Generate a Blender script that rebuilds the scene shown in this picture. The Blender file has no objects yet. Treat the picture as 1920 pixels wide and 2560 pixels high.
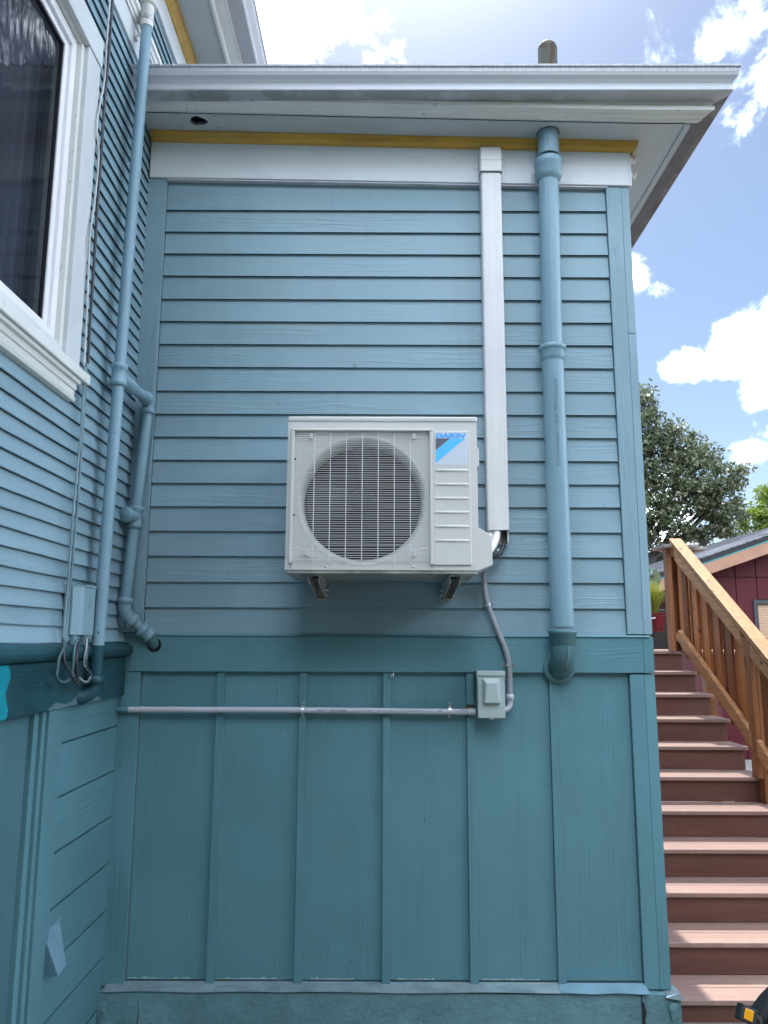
import bpy, math, random
from mathutils import Vector, Matrix
R = math.radians
random.seed(7)
S = bpy.context.scene
COL = S.collection

# ------------------------------------------------------------------ camera
cam_d = bpy.data.cameras.new('camera')
cam_d.sensor_fit = 'VERTICAL'; cam_d.sensor_height = 36.0; cam_d.lens = 27.0
cam_d.clip_start = 0.05; cam_d.clip_end = 2000
cam = bpy.data.objects.new('camera', cam_d); COL.objects.link(cam)
P_, R_ = R(9.46), R(0.2)
fw = Vector((0, math.cos(P_), math.sin(P_))); r0 = Vector((1, 0, 0)); u0 = r0.cross(fw)
rt = r0 * math.cos(R_) + u0 * math.sin(R_); up = -r0 * math.sin(R_) + u0 * math.cos(R_)
mw = Matrix((rt, up, -fw)).transposed().to_4x4(); mw.translation = Vector((0, -3.5, 1.8))
cam.matrix_world = mw
S.camera = cam

# ------------------------------------------------------------------ world, sun, exposure
SUN_EL, SUN_AZ = R(60), R(1.2)         # azimuth from +Y, clockwise
sv_ = (math.sin(SUN_AZ) * math.cos(SUN_EL), math.cos(SUN_AZ) * math.cos(SUN_EL), math.sin(SUN_EL))
w = bpy.data.worlds.new('World'); S.world = w; w.use_nodes = True
nt = w.node_tree; nt.nodes.clear()
def wn(t, **kw):
    n = nt.nodes.new(t)
    for k, v in kw.items(): setattr(n, k, v)
    return n
def wm(op, a, b=None, c=None):
    n = nt.nodes.new('ShaderNodeMath'); n.operation = op
    for i, v in enumerate((a, b, c)):
        if v is None: continue
        if isinstance(v, (int, float)): n.inputs[i].default_value = v
        else: nt.links.new(v, n.inputs[i])
    return n.outputs[0]
sky = wn('ShaderNodeTexSky', sky_type='NISHITA', sun_disc=False)
sky.sun_elevation = SUN_EL; sky.sun_rotation = SUN_AZ
sky.air_density = 1.0; sky.dust_density = 0.65; sky.ozone_density = 1.0; sky.altitude = 50
bg_sky = wn('ShaderNodeBackground'); bg_sky.inputs['Strength'].default_value = 0.084
nt.links.new(sky.outputs[0], bg_sky.inputs['Color'])
bg_cl = wn('ShaderNodeBackground'); bg_cl.inputs['Color'].default_value = (0.86, 0.965, 1.11, 1); bg_cl.inputs['Strength'].default_value = 7.5
tc = wn('ShaderNodeTexCoord')
nz = wn('ShaderNodeTexNoise'); nz.inputs['Scale'].default_value = 8.0; nz.inputs['Detail'].default_value = 9; nz.inputs['Roughness'].default_value = 0.62; nz.inputs['Distortion'].default_value = 0.25
nt.links.new(tc.outputs['Generated'], nz.inputs['Vector'])
nb = wn('ShaderNodeTexNoise'); nb.inputs['Scale'].default_value = 2.3; nb.inputs['Detail'].default_value = 3; nb.inputs['Roughness'].default_value = 0.5
nt.links.new(tc.outputs['Generated'], nb.inputs['Vector'])
def sdir(px, py):
    return (fw + rt * ((px - 960) / 1920) + up * ((1280 - py) / 1920)).normalized()
# fair weather clouds in the part of the sky in view; elsewhere the broad noise carries them on
blobs = [((1900, 70), .078), ((1960, 170), .07), ((1595, 702), .026), ((1640, 730), .020), ((1905, 890), .042), ((1800, 905), .034), ((1690, 912), .026), ((1745, 918), .026),
         ((1880, 985), .026), ((1890, 1130), .030), ((1960, 1110), .042), ((1610, 1290), .05), ((1700, 1330), .04),
         ((840, -30), .08), ((560, -120), .2)]
msk = None
for (px, py), rad in blobs:
    d = sdir(px, py)
    vd = wn('ShaderNodeVectorMath', operation='DISTANCE'); vd.inputs[1].default_value = d
    nt.links.new(tc.outputs['Generated'], vd.inputs[0])
    v = wm('SUBTRACT', 1.0, wm('DIVIDE', vd.outputs['Value'], rad))
    msk = v if msk is None else wm('MAXIMUM', msk, v)
msk = wm('MAXIMUM', msk, -1.2)
vax = wn('ShaderNodeVectorMath', operation='DISTANCE'); vax.inputs[1].default_value = sdir(1100, 700)
nt.links.new(tc.outputs['Generated'], vax.inputs[0])
# broken cloud over the unseen sky, thickened to light the wall
broad = wm('MULTIPLY', wm('SUBTRACT', nb.outputs['Fac'], 0.445), 6.0)
broad = wm('SUBTRACT', broad, wm('MAXIMUM', wm('MULTIPLY', wm('SUBTRACT', 0.80, vax.outputs['Value']), 12.0), 0.0))
msk = wm('MAXIMUM', msk, broad)
tot = wm('ADD', wm('MULTIPLY', msk, 0.46), wm('MULTIPLY', wm('SUBTRACT', nz.outputs['Fac'], 0.5), 2.4))
mr = wn('ShaderNodeMapRange', interpolation_type='SMOOTHSTEP'); mr.inputs[1].default_value = 0.0; mr.inputs[2].default_value = 0.50
nt.links.new(tot, mr.inputs[0])
# thin high veil round the sun
vsun = wn('ShaderNodeVectorMath', operation='DISTANCE'); vsun.inputs[1].default_value = sv_
nt.links.new(tc.outputs['Generated'], vsun.inputs[0])
veil = wn('ShaderNodeMapRange', interpolation_type='SMOOTHERSTEP')
for i_, v_ in enumerate((0.46, 0.08, 0.0, 0.055)): veil.inputs[1 + i_].default_value = v_
nt.links.new(vsun.outputs['Value'], veil.inputs[0])
mr_fac = wm('MAXIMUM', wm('POWER', mr.outputs[0], 2.2), wm('MULTIPLY', veil.outputs[0], wm('ADD', wm('MULTIPLY', nb.outputs['Fac'], .8), .5)))
mix = wn('ShaderNodeMixShader'); out = wn('ShaderNodeOutputWorld')
nt.links.new(mr_fac, mix.inputs[0]); nt.links.new(bg_sky.outputs[0], mix.inputs[1]); nt.links.new(bg_cl.outputs[0], mix.inputs[2])
nt.links.new(mix.outputs[0], out.inputs['Surface'])

sun_d = bpy.data.lights.new('sun', 'SUN'); sun_d.energy = 4.0; sun_d.angle = R(0.53); sun_d.color = (1.0, 0.95, 0.87)
sun = bpy.data.objects.new('sun', sun_d); COL.objects.link(sun)
sv = Vector((math.sin(SUN_AZ) * math.cos(SUN_EL), math.cos(SUN_AZ) * math.cos(SUN_EL), math.sin(SUN_EL)))
sun.rotation_euler = sv.to_track_quat('Z', 'Y').to_euler(); sun.location = sv * 60

S.view_settings.view_transform = 'Standard'; S.view_settings.look = 'None'
S.view_settings.exposure = 0.92; S.view_settings.gamma = 1.0; S.view_settings.use_curve_mapping = False
S.cycles.max_bounces = 8; S.cycles.diffuse_bounces = 4; S.cycles.glossy_bounces = 4

# ------------------------------------------------------------------ mesh helpers
class MB:
    """collects polygons of one part"""
    def __init__(s): s.v = []; s.f = []; s.m = []; s.sm = []
    def add(s, vs, fs, mi=0, smooth=False):
        o = len(s.v); s.v += [tuple(p) for p in vs]
        for f in fs: s.f.append([i + o for i in f]); s.m.append(mi); s.sm.append(smooth)
        return s
    def box(s, x0, x1, y0, y1, z0, z1, mi=0):
        if x0 > x1: x0, x1 = x1, x0
        if y0 > y1: y0, y1 = y1, y0
        if z0 > z1: z0, z1 = z1, z0
        vs = [(x0,y0,z0),(x1,y0,z0),(x1,y1,z0),(x0,y1,z0),(x0,y0,z1),(x1,y0,z1),(x1,y1,z1),(x0,y1,z1)]
        return s.add(vs, [(0,3,2,1),(4,5,6,7),(0,1,5,4),(1,2,6,5),(2,3,7,6),(3,0,4,7)], mi)
    def hexa(s, vs, mi=0):
        return s.add(vs, [(0,3,2,1),(4,5,6,7),(0,1,5,4),(1,2,6,5),(2,3,7,6),(3,0,4,7)], mi)
    def prism(s, prof, axis, a0, a1, mi=0, smooth=False):
        """closed profile (list of 2D), extruded along axis 'x','y','z'"""
        def P(p, a): return {'x': (a, p[0], p[1]), 'y': (p[0], a, p[1]), 'z': (p[0], p[1], a)}[axis]
        n = len(prof); vs = [P(p, a0) for p in prof] + [P(p, a1) for p in prof]
        fs = [(i, (i+1) % n, n+(i+1) % n, n+i) for i in range(n)]
        s.add(vs, fs, mi, smooth); s.add([P(p, a0) for p in prof], [tuple(range(n))[::-1]], mi); s.add([P(p, a1) for p in prof], [tuple(range(n))], mi)
        return s
    def tube(s, pts, r, n=12, mi=0, cap=True, closed=False):
        """round tube along a polyline; r a number or a list"""
        pts = [Vector(p) for p in pts]; m = len(pts)
        rs = r if isinstance(r, (list, tuple)) else [r] * m
        rings = []; prev = None
        for i, p in enumerate(pts):
            if closed: t = pts[(i+1) % m] - pts[i-1]
            else: t = (pts[min(i+1, m-1)] - pts[max(i-1, 0)])
            if t.length < 1e-9: t = Vector((0, 0, 1))
            t.normalize()
            if prev is None:
                a = Vector((0, 0, 1)) if abs(t.z) < .9 else Vector((1, 0, 0))
                nrm = t.cross(a).normalized()
            else:
                nrm = prev - t * prev.dot(t)
                nrm = nrm.normalized() if nrm.length > 1e-6 else t.orthogonal().normalized()
            prev = nrm; bi = t.cross(nrm)
            rings.append([p + (nrm * math.cos(2*math.pi*k/n) + bi * math.sin(2*math.pi*k/n)) * rs[i] for k in range(n)])
        vs = [q for ring in rings for q in ring]; fs = []
        for i in range(m if closed else m-1):
            j = (i+1) % m
            for k in range(n): fs.append((i*n+k, i*n+(k+1) % n, j*n+(k+1) % n, j*n+k))
        s.add(vs, fs, mi, True)
        if cap and not closed:
            s.add(rings[0], [tuple(range(n))[::-1]], mi); s.add(rings[-1], [tuple(range(n))], mi)
        return s
    def lathe(s, c, axis, prof, n=32, mi=0, a0=0, a1=2*math.pi):
        """prof: list of (radius, offset along axis)"""
        ax = Vector(axis).normalized(); e1 = ax.orthogonal().normalized(); e2 = ax.cross(e1); c = Vector(c)
        full = abs(a1 - a0 - 2*math.pi) < 1e-6; st = n if full else n+1
        vs = []
        for rr, o in prof:
            for k in range(st):
                a = a0 + (a1-a0)*k/n
                vs.append(c + ax*o + (e1*math.cos(a) + e2*math.sin(a))*rr)
        fs = []
        for i in range(len(prof)-1):
            for k in range(n):
                k2 = (k+1) % st
                fs.append((i*st+k, i*st+k2, (i+1)*st+k2, (i+1)*st+k))
        return s.add(vs, fs, mi, True)
    def mesh(s, name, mats):
        me = bpy.data.meshes.new(name); me.from_pydata(s.v, [], s.f)
        for m in (mats if isinstance(mats, (list, tuple)) else [mats]): me.materials.append(m)
        me.polygons.foreach_set('material_index', s.m); me.polygons.foreach_set('use_smooth', s.sm)
        me.update(); return me

def bevel(o, wd=.003, seg=2):
    b = o.modifiers.new('edge', 'BEVEL'); b.width = wd; b.segments = seg; b.limit_method = 'ANGLE'; b.angle_limit = R(40)
    return o
def off(parent):
    l = Vector((0, 0, 0)); p = parent
    while p: l += p.location; p = p.parent
    return l
def obj(name, mb, mats, parent=None, bev=0, seg=2, label=None):
    me = mb.mesh(name, mats) if isinstance(mb, MB) else mb
    o = bpy.data.objects.new(name, me); COL.objects.link(o)
    if parent: o.parent = parent; o.location = -off(parent)
    if bev: bevel(o, bev, seg)
    if label: o['label'] = label
    return o
def tag(o, label, cat, group=None):
    o['label'] = label; o['category'] = cat
    if group: o['group'] = group
    return o
def thing(name, label, cat, loc=(0, 0, 0), group=None):
    o = bpy.data.objects.new(name, None); COL.objects.link(o); o.location = loc; o.empty_display_size = .1
    return tag(o, label, cat, group)
def struct(name, mb, m):
    o = obj(name, mb, m); o['kind'] = 'structure'; return o
def text_mesh(body, size, mat, shear=0, bold=0, extrude=.0006, align='LEFT'):
    cu = bpy.data.curves.new('lettering', 'FONT'); cu.body = body; cu.size = size; cu.shear = shear; cu.offset = bold
    cu.extrude = extrude; cu.align_x = align; cu.resolution_u = 3
    to = bpy.data.objects.new('lettering', cu); COL.objects.link(to)
    dg = bpy.context.evaluated_depsgraph_get(); me = bpy.data.meshes.new_from_object(to.evaluated_get(dg))
    bpy.data.objects.remove(to); bpy.data.curves.remove(cu)
    me.materials.clear(); me.materials.append(mat); return me
def xform(me, M):
    me.transform(M); me.update(); return me

# ------------------------------------------------------------------ materials
def srgb(r, g, b):
    f = lambda c: (c/255/12.92) if c/255 <= .04045 else ((c/255+.055)/1.055)**2.4
    return (f(r), f(g), f(b), 1)
class Mat:
    def __init__(s, name, col, rough=.5, metal=0, spec=.5):
        s.m = bpy.data.materials.new(name); s.m.use_nodes = True; s.t = s.m.node_tree
        s.b = s.t.nodes['Principled BSDF']; s.b.inputs['Base Color'].default_value = col if len(col) == 4 else (*col, 1)
        s.b.inputs['Roughness'].default_value = rough; s.b.inputs['Metallic'].default_value = metal
        s.b.inputs['Specular IOR Level'].default_value = spec
        s.col = None; s.base = col if len(col) == 4 else (*col, 1); s.nrm = None
        c = s.t.nodes.new('ShaderNodeTexCoord'); oi = s.t.nodes.new('ShaderNodeObjectInfo')
        mu = s.t.nodes.new('ShaderNodeVectorMath'); mu.operation = 'SCALE'; mu.inputs['Scale'].default_value = 37.0
        cx = s.t.nodes.new('ShaderNodeCombineXYZ')
        for i in range(3): s.t.links.new(oi.outputs['Random'], cx.inputs[i])
        s.t.links.new(cx.outputs[0], mu.inputs[0])
        ad = s.t.nodes.new('ShaderNodeVectorMath'); ad.operation = 'ADD'
        s.t.links.new(c.outputs['Object'], ad.inputs[0]); s.t.links.new(mu.outputs[0], ad.inputs[1])
        s.raw = c.outputs['Object']; s.vec = ad.outputs[0]; s.rand = oi.outputs['Random']
    def node(s, t, **kw):
        n = s.t.nodes.new(t)
        for k, v in kw.items(): setattr(n, k, v)
        return n
    def link(s, a, b): s.t.links.new(a, b)
    def math(s, op, a, b=None, clamp=False):
        n = s.node('ShaderNodeMath', operation=op); n.use_clamp = clamp
        for i, v in enumerate((a, b)):
            if v is None: continue
            if isinstance(v, (int, float)): n.inputs[i].default_value = v
            else: s.link(v, n.inputs[i])
        return n.outputs[0]
    def noise(s, scale=(1, 1, 1), detail=4, rough=.55, dist=0, raw=False, rot=None):
        mp = s.node('ShaderNodeMapping'); mp.inputs['Scale'].default_value = scale
        if rot: mp.inputs['Rotation'].default_value = rot
        s.link(s.raw if raw else s.vec, mp.inputs[0])
        n = s.node('ShaderNodeTexNoise'); n.inputs['Scale'].default_value = 1; n.inputs['Detail'].default_value = detail
        n.inputs['Roughness'].default_value = rough; n.inputs['Distortion'].default_value = dist
        s.link(mp.outputs[0], n.inputs['Vector']); return n.outputs['Fac']
    def ramp(s, f, lo, hi, o0=0., o1=1.):
        n = s.node('ShaderNodeMapRange', interpolation_type='SMOOTHSTEP')
        for i, v in enumerate((lo, hi, o0, o1)): n.inputs[1+i].default_value = v
        s.link(f, n.inputs[0]); return n.outputs[0]
    def mixc(s, fac, col):
        """blend colour col over the current colour by fac"""
        n = s.node('ShaderNodeMix', data_type='RGBA')
        if isinstance(fac, (int, float)): n.inputs[0].default_value = fac
        else: s.link(fac, n.inputs[0])
        if s.col is None: n.inputs[6].default_value = s.base
        else: s.link(s.col, n.inputs[6])
        if hasattr(col, 'is_linked'): s.link(col, n.inputs[7])
        else: n.inputs[7].default_value = col if len(col) == 4 else (*col, 1)
        s.col = n.outputs[2]; s.link(s.col, s.b.inputs['Base Color']); return s
    def value(s, fac, lo=.85, hi=1.12):
        """multiply the colour by a factor lo..hi"""
        f = s.ramp(fac, .3, .7, lo, hi) if not isinstance(fac, (int, float)) else fac
        n = s.node('ShaderNodeHueSaturation')
        if s.col is None: n.inputs['Color'].default_value = s.base
        else: s.link(s.col, n.inputs['Color'])
        s.link(f, n.inputs['Value']); s.col = n.outputs[0]; s.link(s.col, s.b.inputs['Base Color']); return s
    def bump(s, h, dist=.002, strength=1.):
        n = s.node('ShaderNodeBump'); n.inputs['Strength'].default_value = strength; n.inputs['Distance'].default_value = dist
        s.link(h, n.inputs['Height'])
        if s.nrm is not None: s.link(s.nrm, n.inputs['Normal'])
        s.nrm = n.outputs[0]; s.link(s.nrm, s.b.inputs['Normal']); return s
    def rough(s, f, lo, hi): s.link(s.ramp(f, .3, .7, lo, hi), s.b.inputs['Roughness']); return s
    def grain(s, axis='x', across='z', freq=150, warp=1.2, lx=2.2, la=14, mixw=.75):
        """embossed cedar-like lines running along one axis, wavy, in patches"""
        sc = {'x': 0, 'y': 1, 'z': 2}
        v = [60., 60., 60.]; v[sc[axis]] = lx; v[sc[across]] = la
        k3 = [i for i in range(3) if i not in (sc[axis], sc[across])][0]; v[k3] = 0.5
        nz = s.noise(tuple(v), 2, .5)
        sep = s.node('ShaderNodeSeparateXYZ'); s.link(s.vec, sep.inputs[0])
        lin = s.math('ADD', s.math('MULTIPLY', sep.outputs[sc[across]], freq), s.math('MULTIPLY', nz, warp * 22))
        wv = s.math('SINE', lin)
        v2 = [9., 9., 9.]; v2[sc[axis]] = 1.3; v2[k3] = .5
        patch = s.ramp(s.noise(tuple(v2), 1, .5), .46, .66)
        # irregular line weight, so that the grain never reads as corrugation
        v4 = [40., 40., 40.]; v4[sc[axis]] = 1.1; v4[sc[across]] = freq * .42; v4[k3] = .5
        lines = s.noise(tuple(v4), 2, .6, .12)
        sharp = s.math('ADD', s.math('MULTIPLY', s.ramp(wv, -.1, 1.0), mixw), s.math('MULTIPLY', s.ramp(lines, .46, .66), 1.15 - mixw))
        return s.math('MULTIPLY', sharp, patch)

def paint(name, col, axis, across, gb=.0016, rough=.42, fleck=True, wear=None, freq=150, warp=1.2, scuff=0., chip=0.):
    m = Mat(name, col, rough + .06, 0, .34)
    big = m.noise((2.2, 2.2, 2.2), 4, .6)
    m.value(big, .93, 1.06)
    n2 = m.noise((1, 1, 1), 0); m.value(m.rand, .97, 1.03)
    if wear:
        a = {'x': (1.5, 40, 40), 'y': (40, 1.5, 40), 'z': (40, 40, 2.5)}[axis]
        m.mixc(m.math('MULTIPLY', m.ramp(m.noise(a, 6, .7), .56, .66), wear[1]), wear[0])
    if fleck: m.mixc(m.math('MULTIPLY', m.ramp(m.noise((38, 38, 38), 3, .5), .73, .76), .55), tuple(c * .35 for c in col[:3]))
    if scuff:
        m.mixc(m.math('MULTIPLY', m.ramp(m.noise((24, 24, 24), 7, .75), .66, .72), scuff), tuple(min(1, c*1.5 + .08) for c in col[:3]))
        drip = {'x': (16, 16, 1.1), 'y': (16, 16, 1.1), 'z': (22, 22, .9)}[axis]
        m.mixc(m.math('MULTIPLY', m.ramp(m.noise(drip, 5, .6, raw=True), .55, .72), scuff*.45), tuple(c*.62 for c in col[:3]))
    if chip: m.mixc(m.math('MULTIPLY', m.ramp(m.noise((20, 20, 42), 5, .6), .70, .725), chip), (.42, .42, .40))
    m.bump(m.grain(axis, across, freq=freq, warp=warp, mixw=.15 if warp < .5 else .6), gb)
    m.bump(m.noise((220, 220, 220), 3, .6), .0004, .5)
    m.rough(big, rough, rough + .14)
    return m.m

BLUE = (.198, .304, .354); TEAL = (.092, .212, .246); DTEAL = (.016, .062, .078); WHITE = (.55, .585, .60)
m_blue = paint('blue_siding_paint', BLUE, 'x', 'z', gb=.0009, freq=230, scuff=.35)
m_blue_y = paint('blue_clapboard_paint', (.205, .315, .370), 'y', 'z', gb=.0008, wear=((.20, .30, .37), .35), scuff=.3, chip=.7)
m_blue_v = paint('blue_corner_paint', BLUE, 'z', 'x', gb=.0014, wear=((.14, .22, .28), .55))
m_teal_h = paint('teal_belt_paint', TEAL, 'x', 'z', gb=.0010, freq=260, scuff=.35)
m_teal_v = paint('teal_panel_paint', TEAL, 'z', 'x', gb=.0011, freq=420, warp=.42, scuff=.38)
m_teal_y = paint('teal_board_paint', TEAL, 'y', 'z', gb=.0012, scuff=.3)
m_teal_yv = paint('teal_trim_paint', (.093, .214, .248), 'z', 'y', gb=.0004)
m_door = paint('dark_slate_door', (.062, .145, .172), 'z', 'y', gb=.0002)  # door panel coloured darker than the trim beside it
m_teal_old = paint('teal_rough_board', (.10, .225, .265), 'z', 'x', gb=.0014, wear=((.085, .18, .215), .5), freq=420, warp=.4)

def mk_dteal():
    m = Mat('dark_teal_paint', DTEAL, .42, 0, .22)
    m.value(m.noise((6, 6, 6), 4, .6), .7, 1.3)
    m.mixc(m.math('MULTIPLY', m.ramp(m.noise((30, 3, 30), 5, .6), .52, .62), .5), (.035, .06, .062))
    m.bump(m.grain('y', 'z', freq=260), .0014); m.bump(m.noise((60, 60, 60), 4, .6), .001, .6); return m.m
m_dteal = mk_dteal()
def mk_white(name, col, wear=.25):
    m = Mat(name, col, .45)
    m.value(m.noise((3, 3, 3), 5, .6), .94, 1.04)
    m.mixc(m.math('MULTIPLY', m.ramp(m.noise((26, 26, 26), 6, .7), .6, .72), wear), (.34, .36, .34))
    m.bump(m.noise((90, 90, 90), 4, .6), .0009, .6); m.bump(m.noise((14, 14, 14), 3, .5), .0015, .4); return m.m
m_white = mk_white('white_trim_paint', WHITE, .15)
m_white_old = mk_white('flaking_white_paint', (.64, .66, .64), .7)
m_soffit = mk_white('soffit_paint', (.42, .47, .49), .1)
m_vinyl = Mat('white_vinyl', (.74, .74, .78), .32).m
def mk_gold():
    m = Mat('gold_paint', (.47, .285, .045), .38)
    m.value(m.noise((4, 12, 12), 5, .6), .82, 1.12)
    m.mixc(m.math('MULTIPLY', m.ramp(m.noise((1.2, 20, 20), 4, .6), .55, .7), .35), (.20, .13, .03))
    m.bump(m.noise((12, 120, 120), 4, .6), .001, .6); return m.m
m_gold = mk_gold()
def mk_gutter(name, col=(.44, .46, .495), rev=False):
    m = Mat(name, col, .38)
    sep = m.node('ShaderNodeSeparateXYZ'); m.link(m.raw, sep.inputs[0])
    streak = m.noise((85, 85, 3.2), 6, .7)
    soot = m.noise((5, 5, 7), 5, .65)
    top = m.ramp(sep.outputs[2], 4.392, 4.424)                       # grime that runs down from the rim
    right = m.ramp(sep.outputs[0], -.9, .6, .45, 1.)
    a = m.math('MULTIPLY', m.math('MULTIPLY', top, right), m.ramp(streak, .25, .75))
    m.mixc(m.math('MULTIPLY', a, .62), (.16, .175, .155))
    low = m.math('MULTIPLY', m.ramp(sep.outputs[2], 4.334, 4.316), m.ramp(soot, .35, .6))
    m.mixc(m.math('MULTIPLY', low, .75), (.15, .145, .14))
    m.mixc(m.math('MULTIPLY', m.ramp(streak, .52, .72), .35), (.34, .34, .33))
    m.bump(m.noise((70, 70, 20), 4, .6), .0006, .6); return m.m
m_gutter = mk_gutter('weathered_gutter')
def mk_simple(name, col, rough, metal=0, nv=(.92, 1.08), sc=8, b=.0004, bs=120):
    m = Mat(name, col, rough, metal); m.value(m.noise((sc, sc, sc), 5, .6), *nv)
    if b: m.bump(m.noise((bs, bs, bs), 3, .6), b, .6)
    return m.m
m_gutter_d = mk_simple('dark_gutter', (.175, .168, .172), .5, .0, (.6, 1.3), 9, .0006, 60)  # side gutter run in a darker, mottled colour
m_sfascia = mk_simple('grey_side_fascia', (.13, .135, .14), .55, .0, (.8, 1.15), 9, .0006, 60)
m_ac = mk_simple('ivory_enamel', (.57, .56, .535), .33, 0, (.965, 1.03), 3, .0001, 200)
m_ac_pan = mk_simple('base_pan_metal', (.33, .33, .31), .45, .3, (.6, 1.25), 9, .0006, 25)
m_black = mk_simple('black_plastic', (.010, .010, .012), .4, 0, (.7, 1.3), 9, 0)
m_fan = mk_simple('dark_fan_plastic', (.006, .007, .009), .55, 0, (.8, 1.2), 9, 0)
m_fin = mk_simple('coil_fins', (.008, .009, .012), .6, 0, (.7, 1.3), 20, 0)
m_wire = mk_simple('white_coated_wire', (.72, .72, .72), .35, 0, (.97, 1.03), 9, 0)
m_galv = mk_simple('galvanised_steel', (.46, .465, .45), .40, .45, (.65, 1.3), 22, .0003, 90)
m_zinc = mk_simple('bright_zinc', (.62, .64, .66), .3, .8, (.85, 1.15), 30, 0)
m_duct = mk_simple('white_pvc_cover', (.585, .585, .58), .36, 0, (.96, 1.03), 4, .0001, 150)
m_conduit = mk_simple('grey_pvc', (.44, .45, .50), .38, 0, (.93, 1.05), 6, .0002, 200)
m_flex = mk_simple('grey_flexible_conduit', (.27, .28, .31), .42, 0, (.9, 1.08), 20, 0)
m_box = mk_simple('grey_enamel_box', (.36, .43, .43), .38, 0, (.97, 1.03), 4, .0002, 160)
m_telecom = mk_simple('painted_plastic_box', (.225, .355, .41), .4, 0, (.95, 1.05), 6, .0002, 160)
m_insul = mk_simple('white_pipe_wrap', (.78, .78, .78), .55, 0, (.95, 1.03), 12, .0005, 60)
m_print = Mat('grey_print', (.08, .08, .12), .5).m
m_lblue = Mat('sky_blue_print', (.06, .38, .85), .35).m
m_lblue2 = Mat('light_blue_print', (.10, .50, .88), .35).m
m_lgrey = Mat('dark_grey_print', (.11, .12, .16), .35).m
m_lpane = Mat('pale_print', (.56, .60, .68), .3).m
def mk_pipe(name, col, bumps=.0016, chips=True):
    m = Mat(name, col, .38, 0, .3); m.value(m.noise((7, 7, 3), 4, .6), .93, 1.06)
    if chips:
        m.mixc(m.math('MULTIPLY', m.ramp(m.noise((30, 30, 22), 3, .5), .715, .74), .8), (.03, .045, .055))
    m.bump(m.noise((60, 60, 40), 4, .65), bumps, .7); return m.m
m_pipe = mk_pipe('blue_painted_iron', (.168, .278, .335))
m_pipe_s = mk_pipe('blue_painted_steel', (.200, .322, .395), .0007)
m_pipe_t = mk_pipe('teal_painted_iron', (.065, .15, .165))
m_pipe_d = mk_pipe('dark_teal_painted_pipe', (.014, .060, .080), .001)
m_pvc = mk_simple('dirty_white_pvc', (.60, .61, .58), .4, 0, (.85, 1.06), 14, .0004, 90)
def mk_rust():
    m = Mat('rusty_green_stack', (.048, .060, .045), .65, 0, .25)
    m.mixc(m.ramp(m.noise((26, 26, 4), 5, .65), .47, .60), (.055, .024, .013)); m.bump(m.noise((60, 60, 60), 4, .6), .002, .7); return m.m
m_rust = mk_rust()
def mk_conc():
    m = Mat('painted_concrete', (.112, .225, .250), .46)
    m.value(m.noise((5, 5, 5), 6, .7), .78, 1.18)
    pit = m.ramp(m.noise((34, 34, 34), 5, .7), .64, .7)
    sep = m.node('ShaderNodeSeparateXYZ'); m.link(m.raw, sep.inputs[0])
    lowf = m.ramp(sep.outputs[2], .26, .04)
    bare = m.math('MULTIPLY', m.ramp(m.noise((16, 16, 22), 6, .7), .52, .62), lowf)
    m.mixc(m.math('MULTIPLY', bare, .75), (.13, .11, .09))
    m.mixc(m.math('MULTIPLY', pit, .8), (.03, .04, .045))
    m.bump(m.noise((14, 14, 20), 7, .72), .014, .7); m.bump(m.noise((110, 110, 110), 3, .6), .002, .6)
    return m.m
m_conc = mk_conc()
def mk_flash():
    m = Mat('flashing_metal', (.24, .315, .34), .36, .4); m.value(m.noise((9, 9, 30), 5, .65), .8, 1.12)
    m.mixc(m.math('MULTIPLY', m.ramp(m.noise((7, 30, 40), 4, .6), .55, .66), .5), (.12, .22, .25)); m.bump(m.noise((14, 14, 14), 3, .5), .003, .6); return m.m
m_flash = mk_flash()
def mk_deck(name, col, hi):
    m = Mat(name, col, .52)
    g = m.grain('x', 'z' if name != 'deck_tread' else 'y', freq=150, warp=2.6, lx=3.0, la=9)
    m.mixc(m.math('MULTIPLY', g, .55), hi); m.value(m.noise((2, 20, 20), 4, .6), .9, 1.1); m.value(m.rand, .94, 1.06)
    m.bump(g, .0006); m.bump(m.noise((150, 150, 150), 3, .6), .0004, .5); return m.m
m_tread = mk_deck('deck_tread', (.245, .155, .130), (.31, .21, .175))
m_riser = mk_deck('deck_riser', (.118, .046, .035), (.155, .072, .054))
def mk_cedar(name, col, axis, across, var=(.55, 1.3)):
    m = Mat(name, col, .55); v = {'x': (2, 45, 45), 'y': (45, 2, 45), 'z': (45, 45, 2)}[axis]
    m.value(m.noise(v, 6, .65, .6), .72, 1.22); m.value(m.rand, *var)
    g = m.grain(axis, across, freq=300, warp=1.5); m.mixc(m.math('MULTIPLY', g, .4), tuple(c*.45 for c in col))
    vk = {'x': (6, 14, 14), 'y': (14, 6, 14), 'z': (14, 14, 6)}[axis]
    m.mixc(m.ramp(m.noise(vk, 1, .4), .70, .735), tuple(c*.25 for c in col))
    m.bump(g, .0008); return m.m
m_cedar = mk_cedar('cedar_boards', (.38, .120, .030), 'z', 'y')
m_cedar_d = mk_cedar('cedar_posts', (.25, .092, .030), 'z', 'y', (.9, 1.1))
m_cedar_r = mk_cedar('cedar_rails', (.43, .195, .078), 'y', 'z', (.9, 1.1))
m_cap = mk_simple('weathered_cap', (.24, .21, .19), .6, 0, (.8, 1.15), 20, .0008, 80)
def mk_maroon():
    m = Mat('maroon_siding', (.075, .010, .016), .6, 0, .25); m.value(m.noise((3, 3, 40), 4, .6), .85, 1.15); m.bump(m.noise((4, 4, 120), 4, .6), .003, .6); return m.m
m_maroon = mk_maroon()
m_under = mk_simple('dark_board_edge', (.035, .068, .085), .75, 0, (.6, 1.5), 20, .0006, 80)  # darker colour for the undersides of the clapboards
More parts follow.
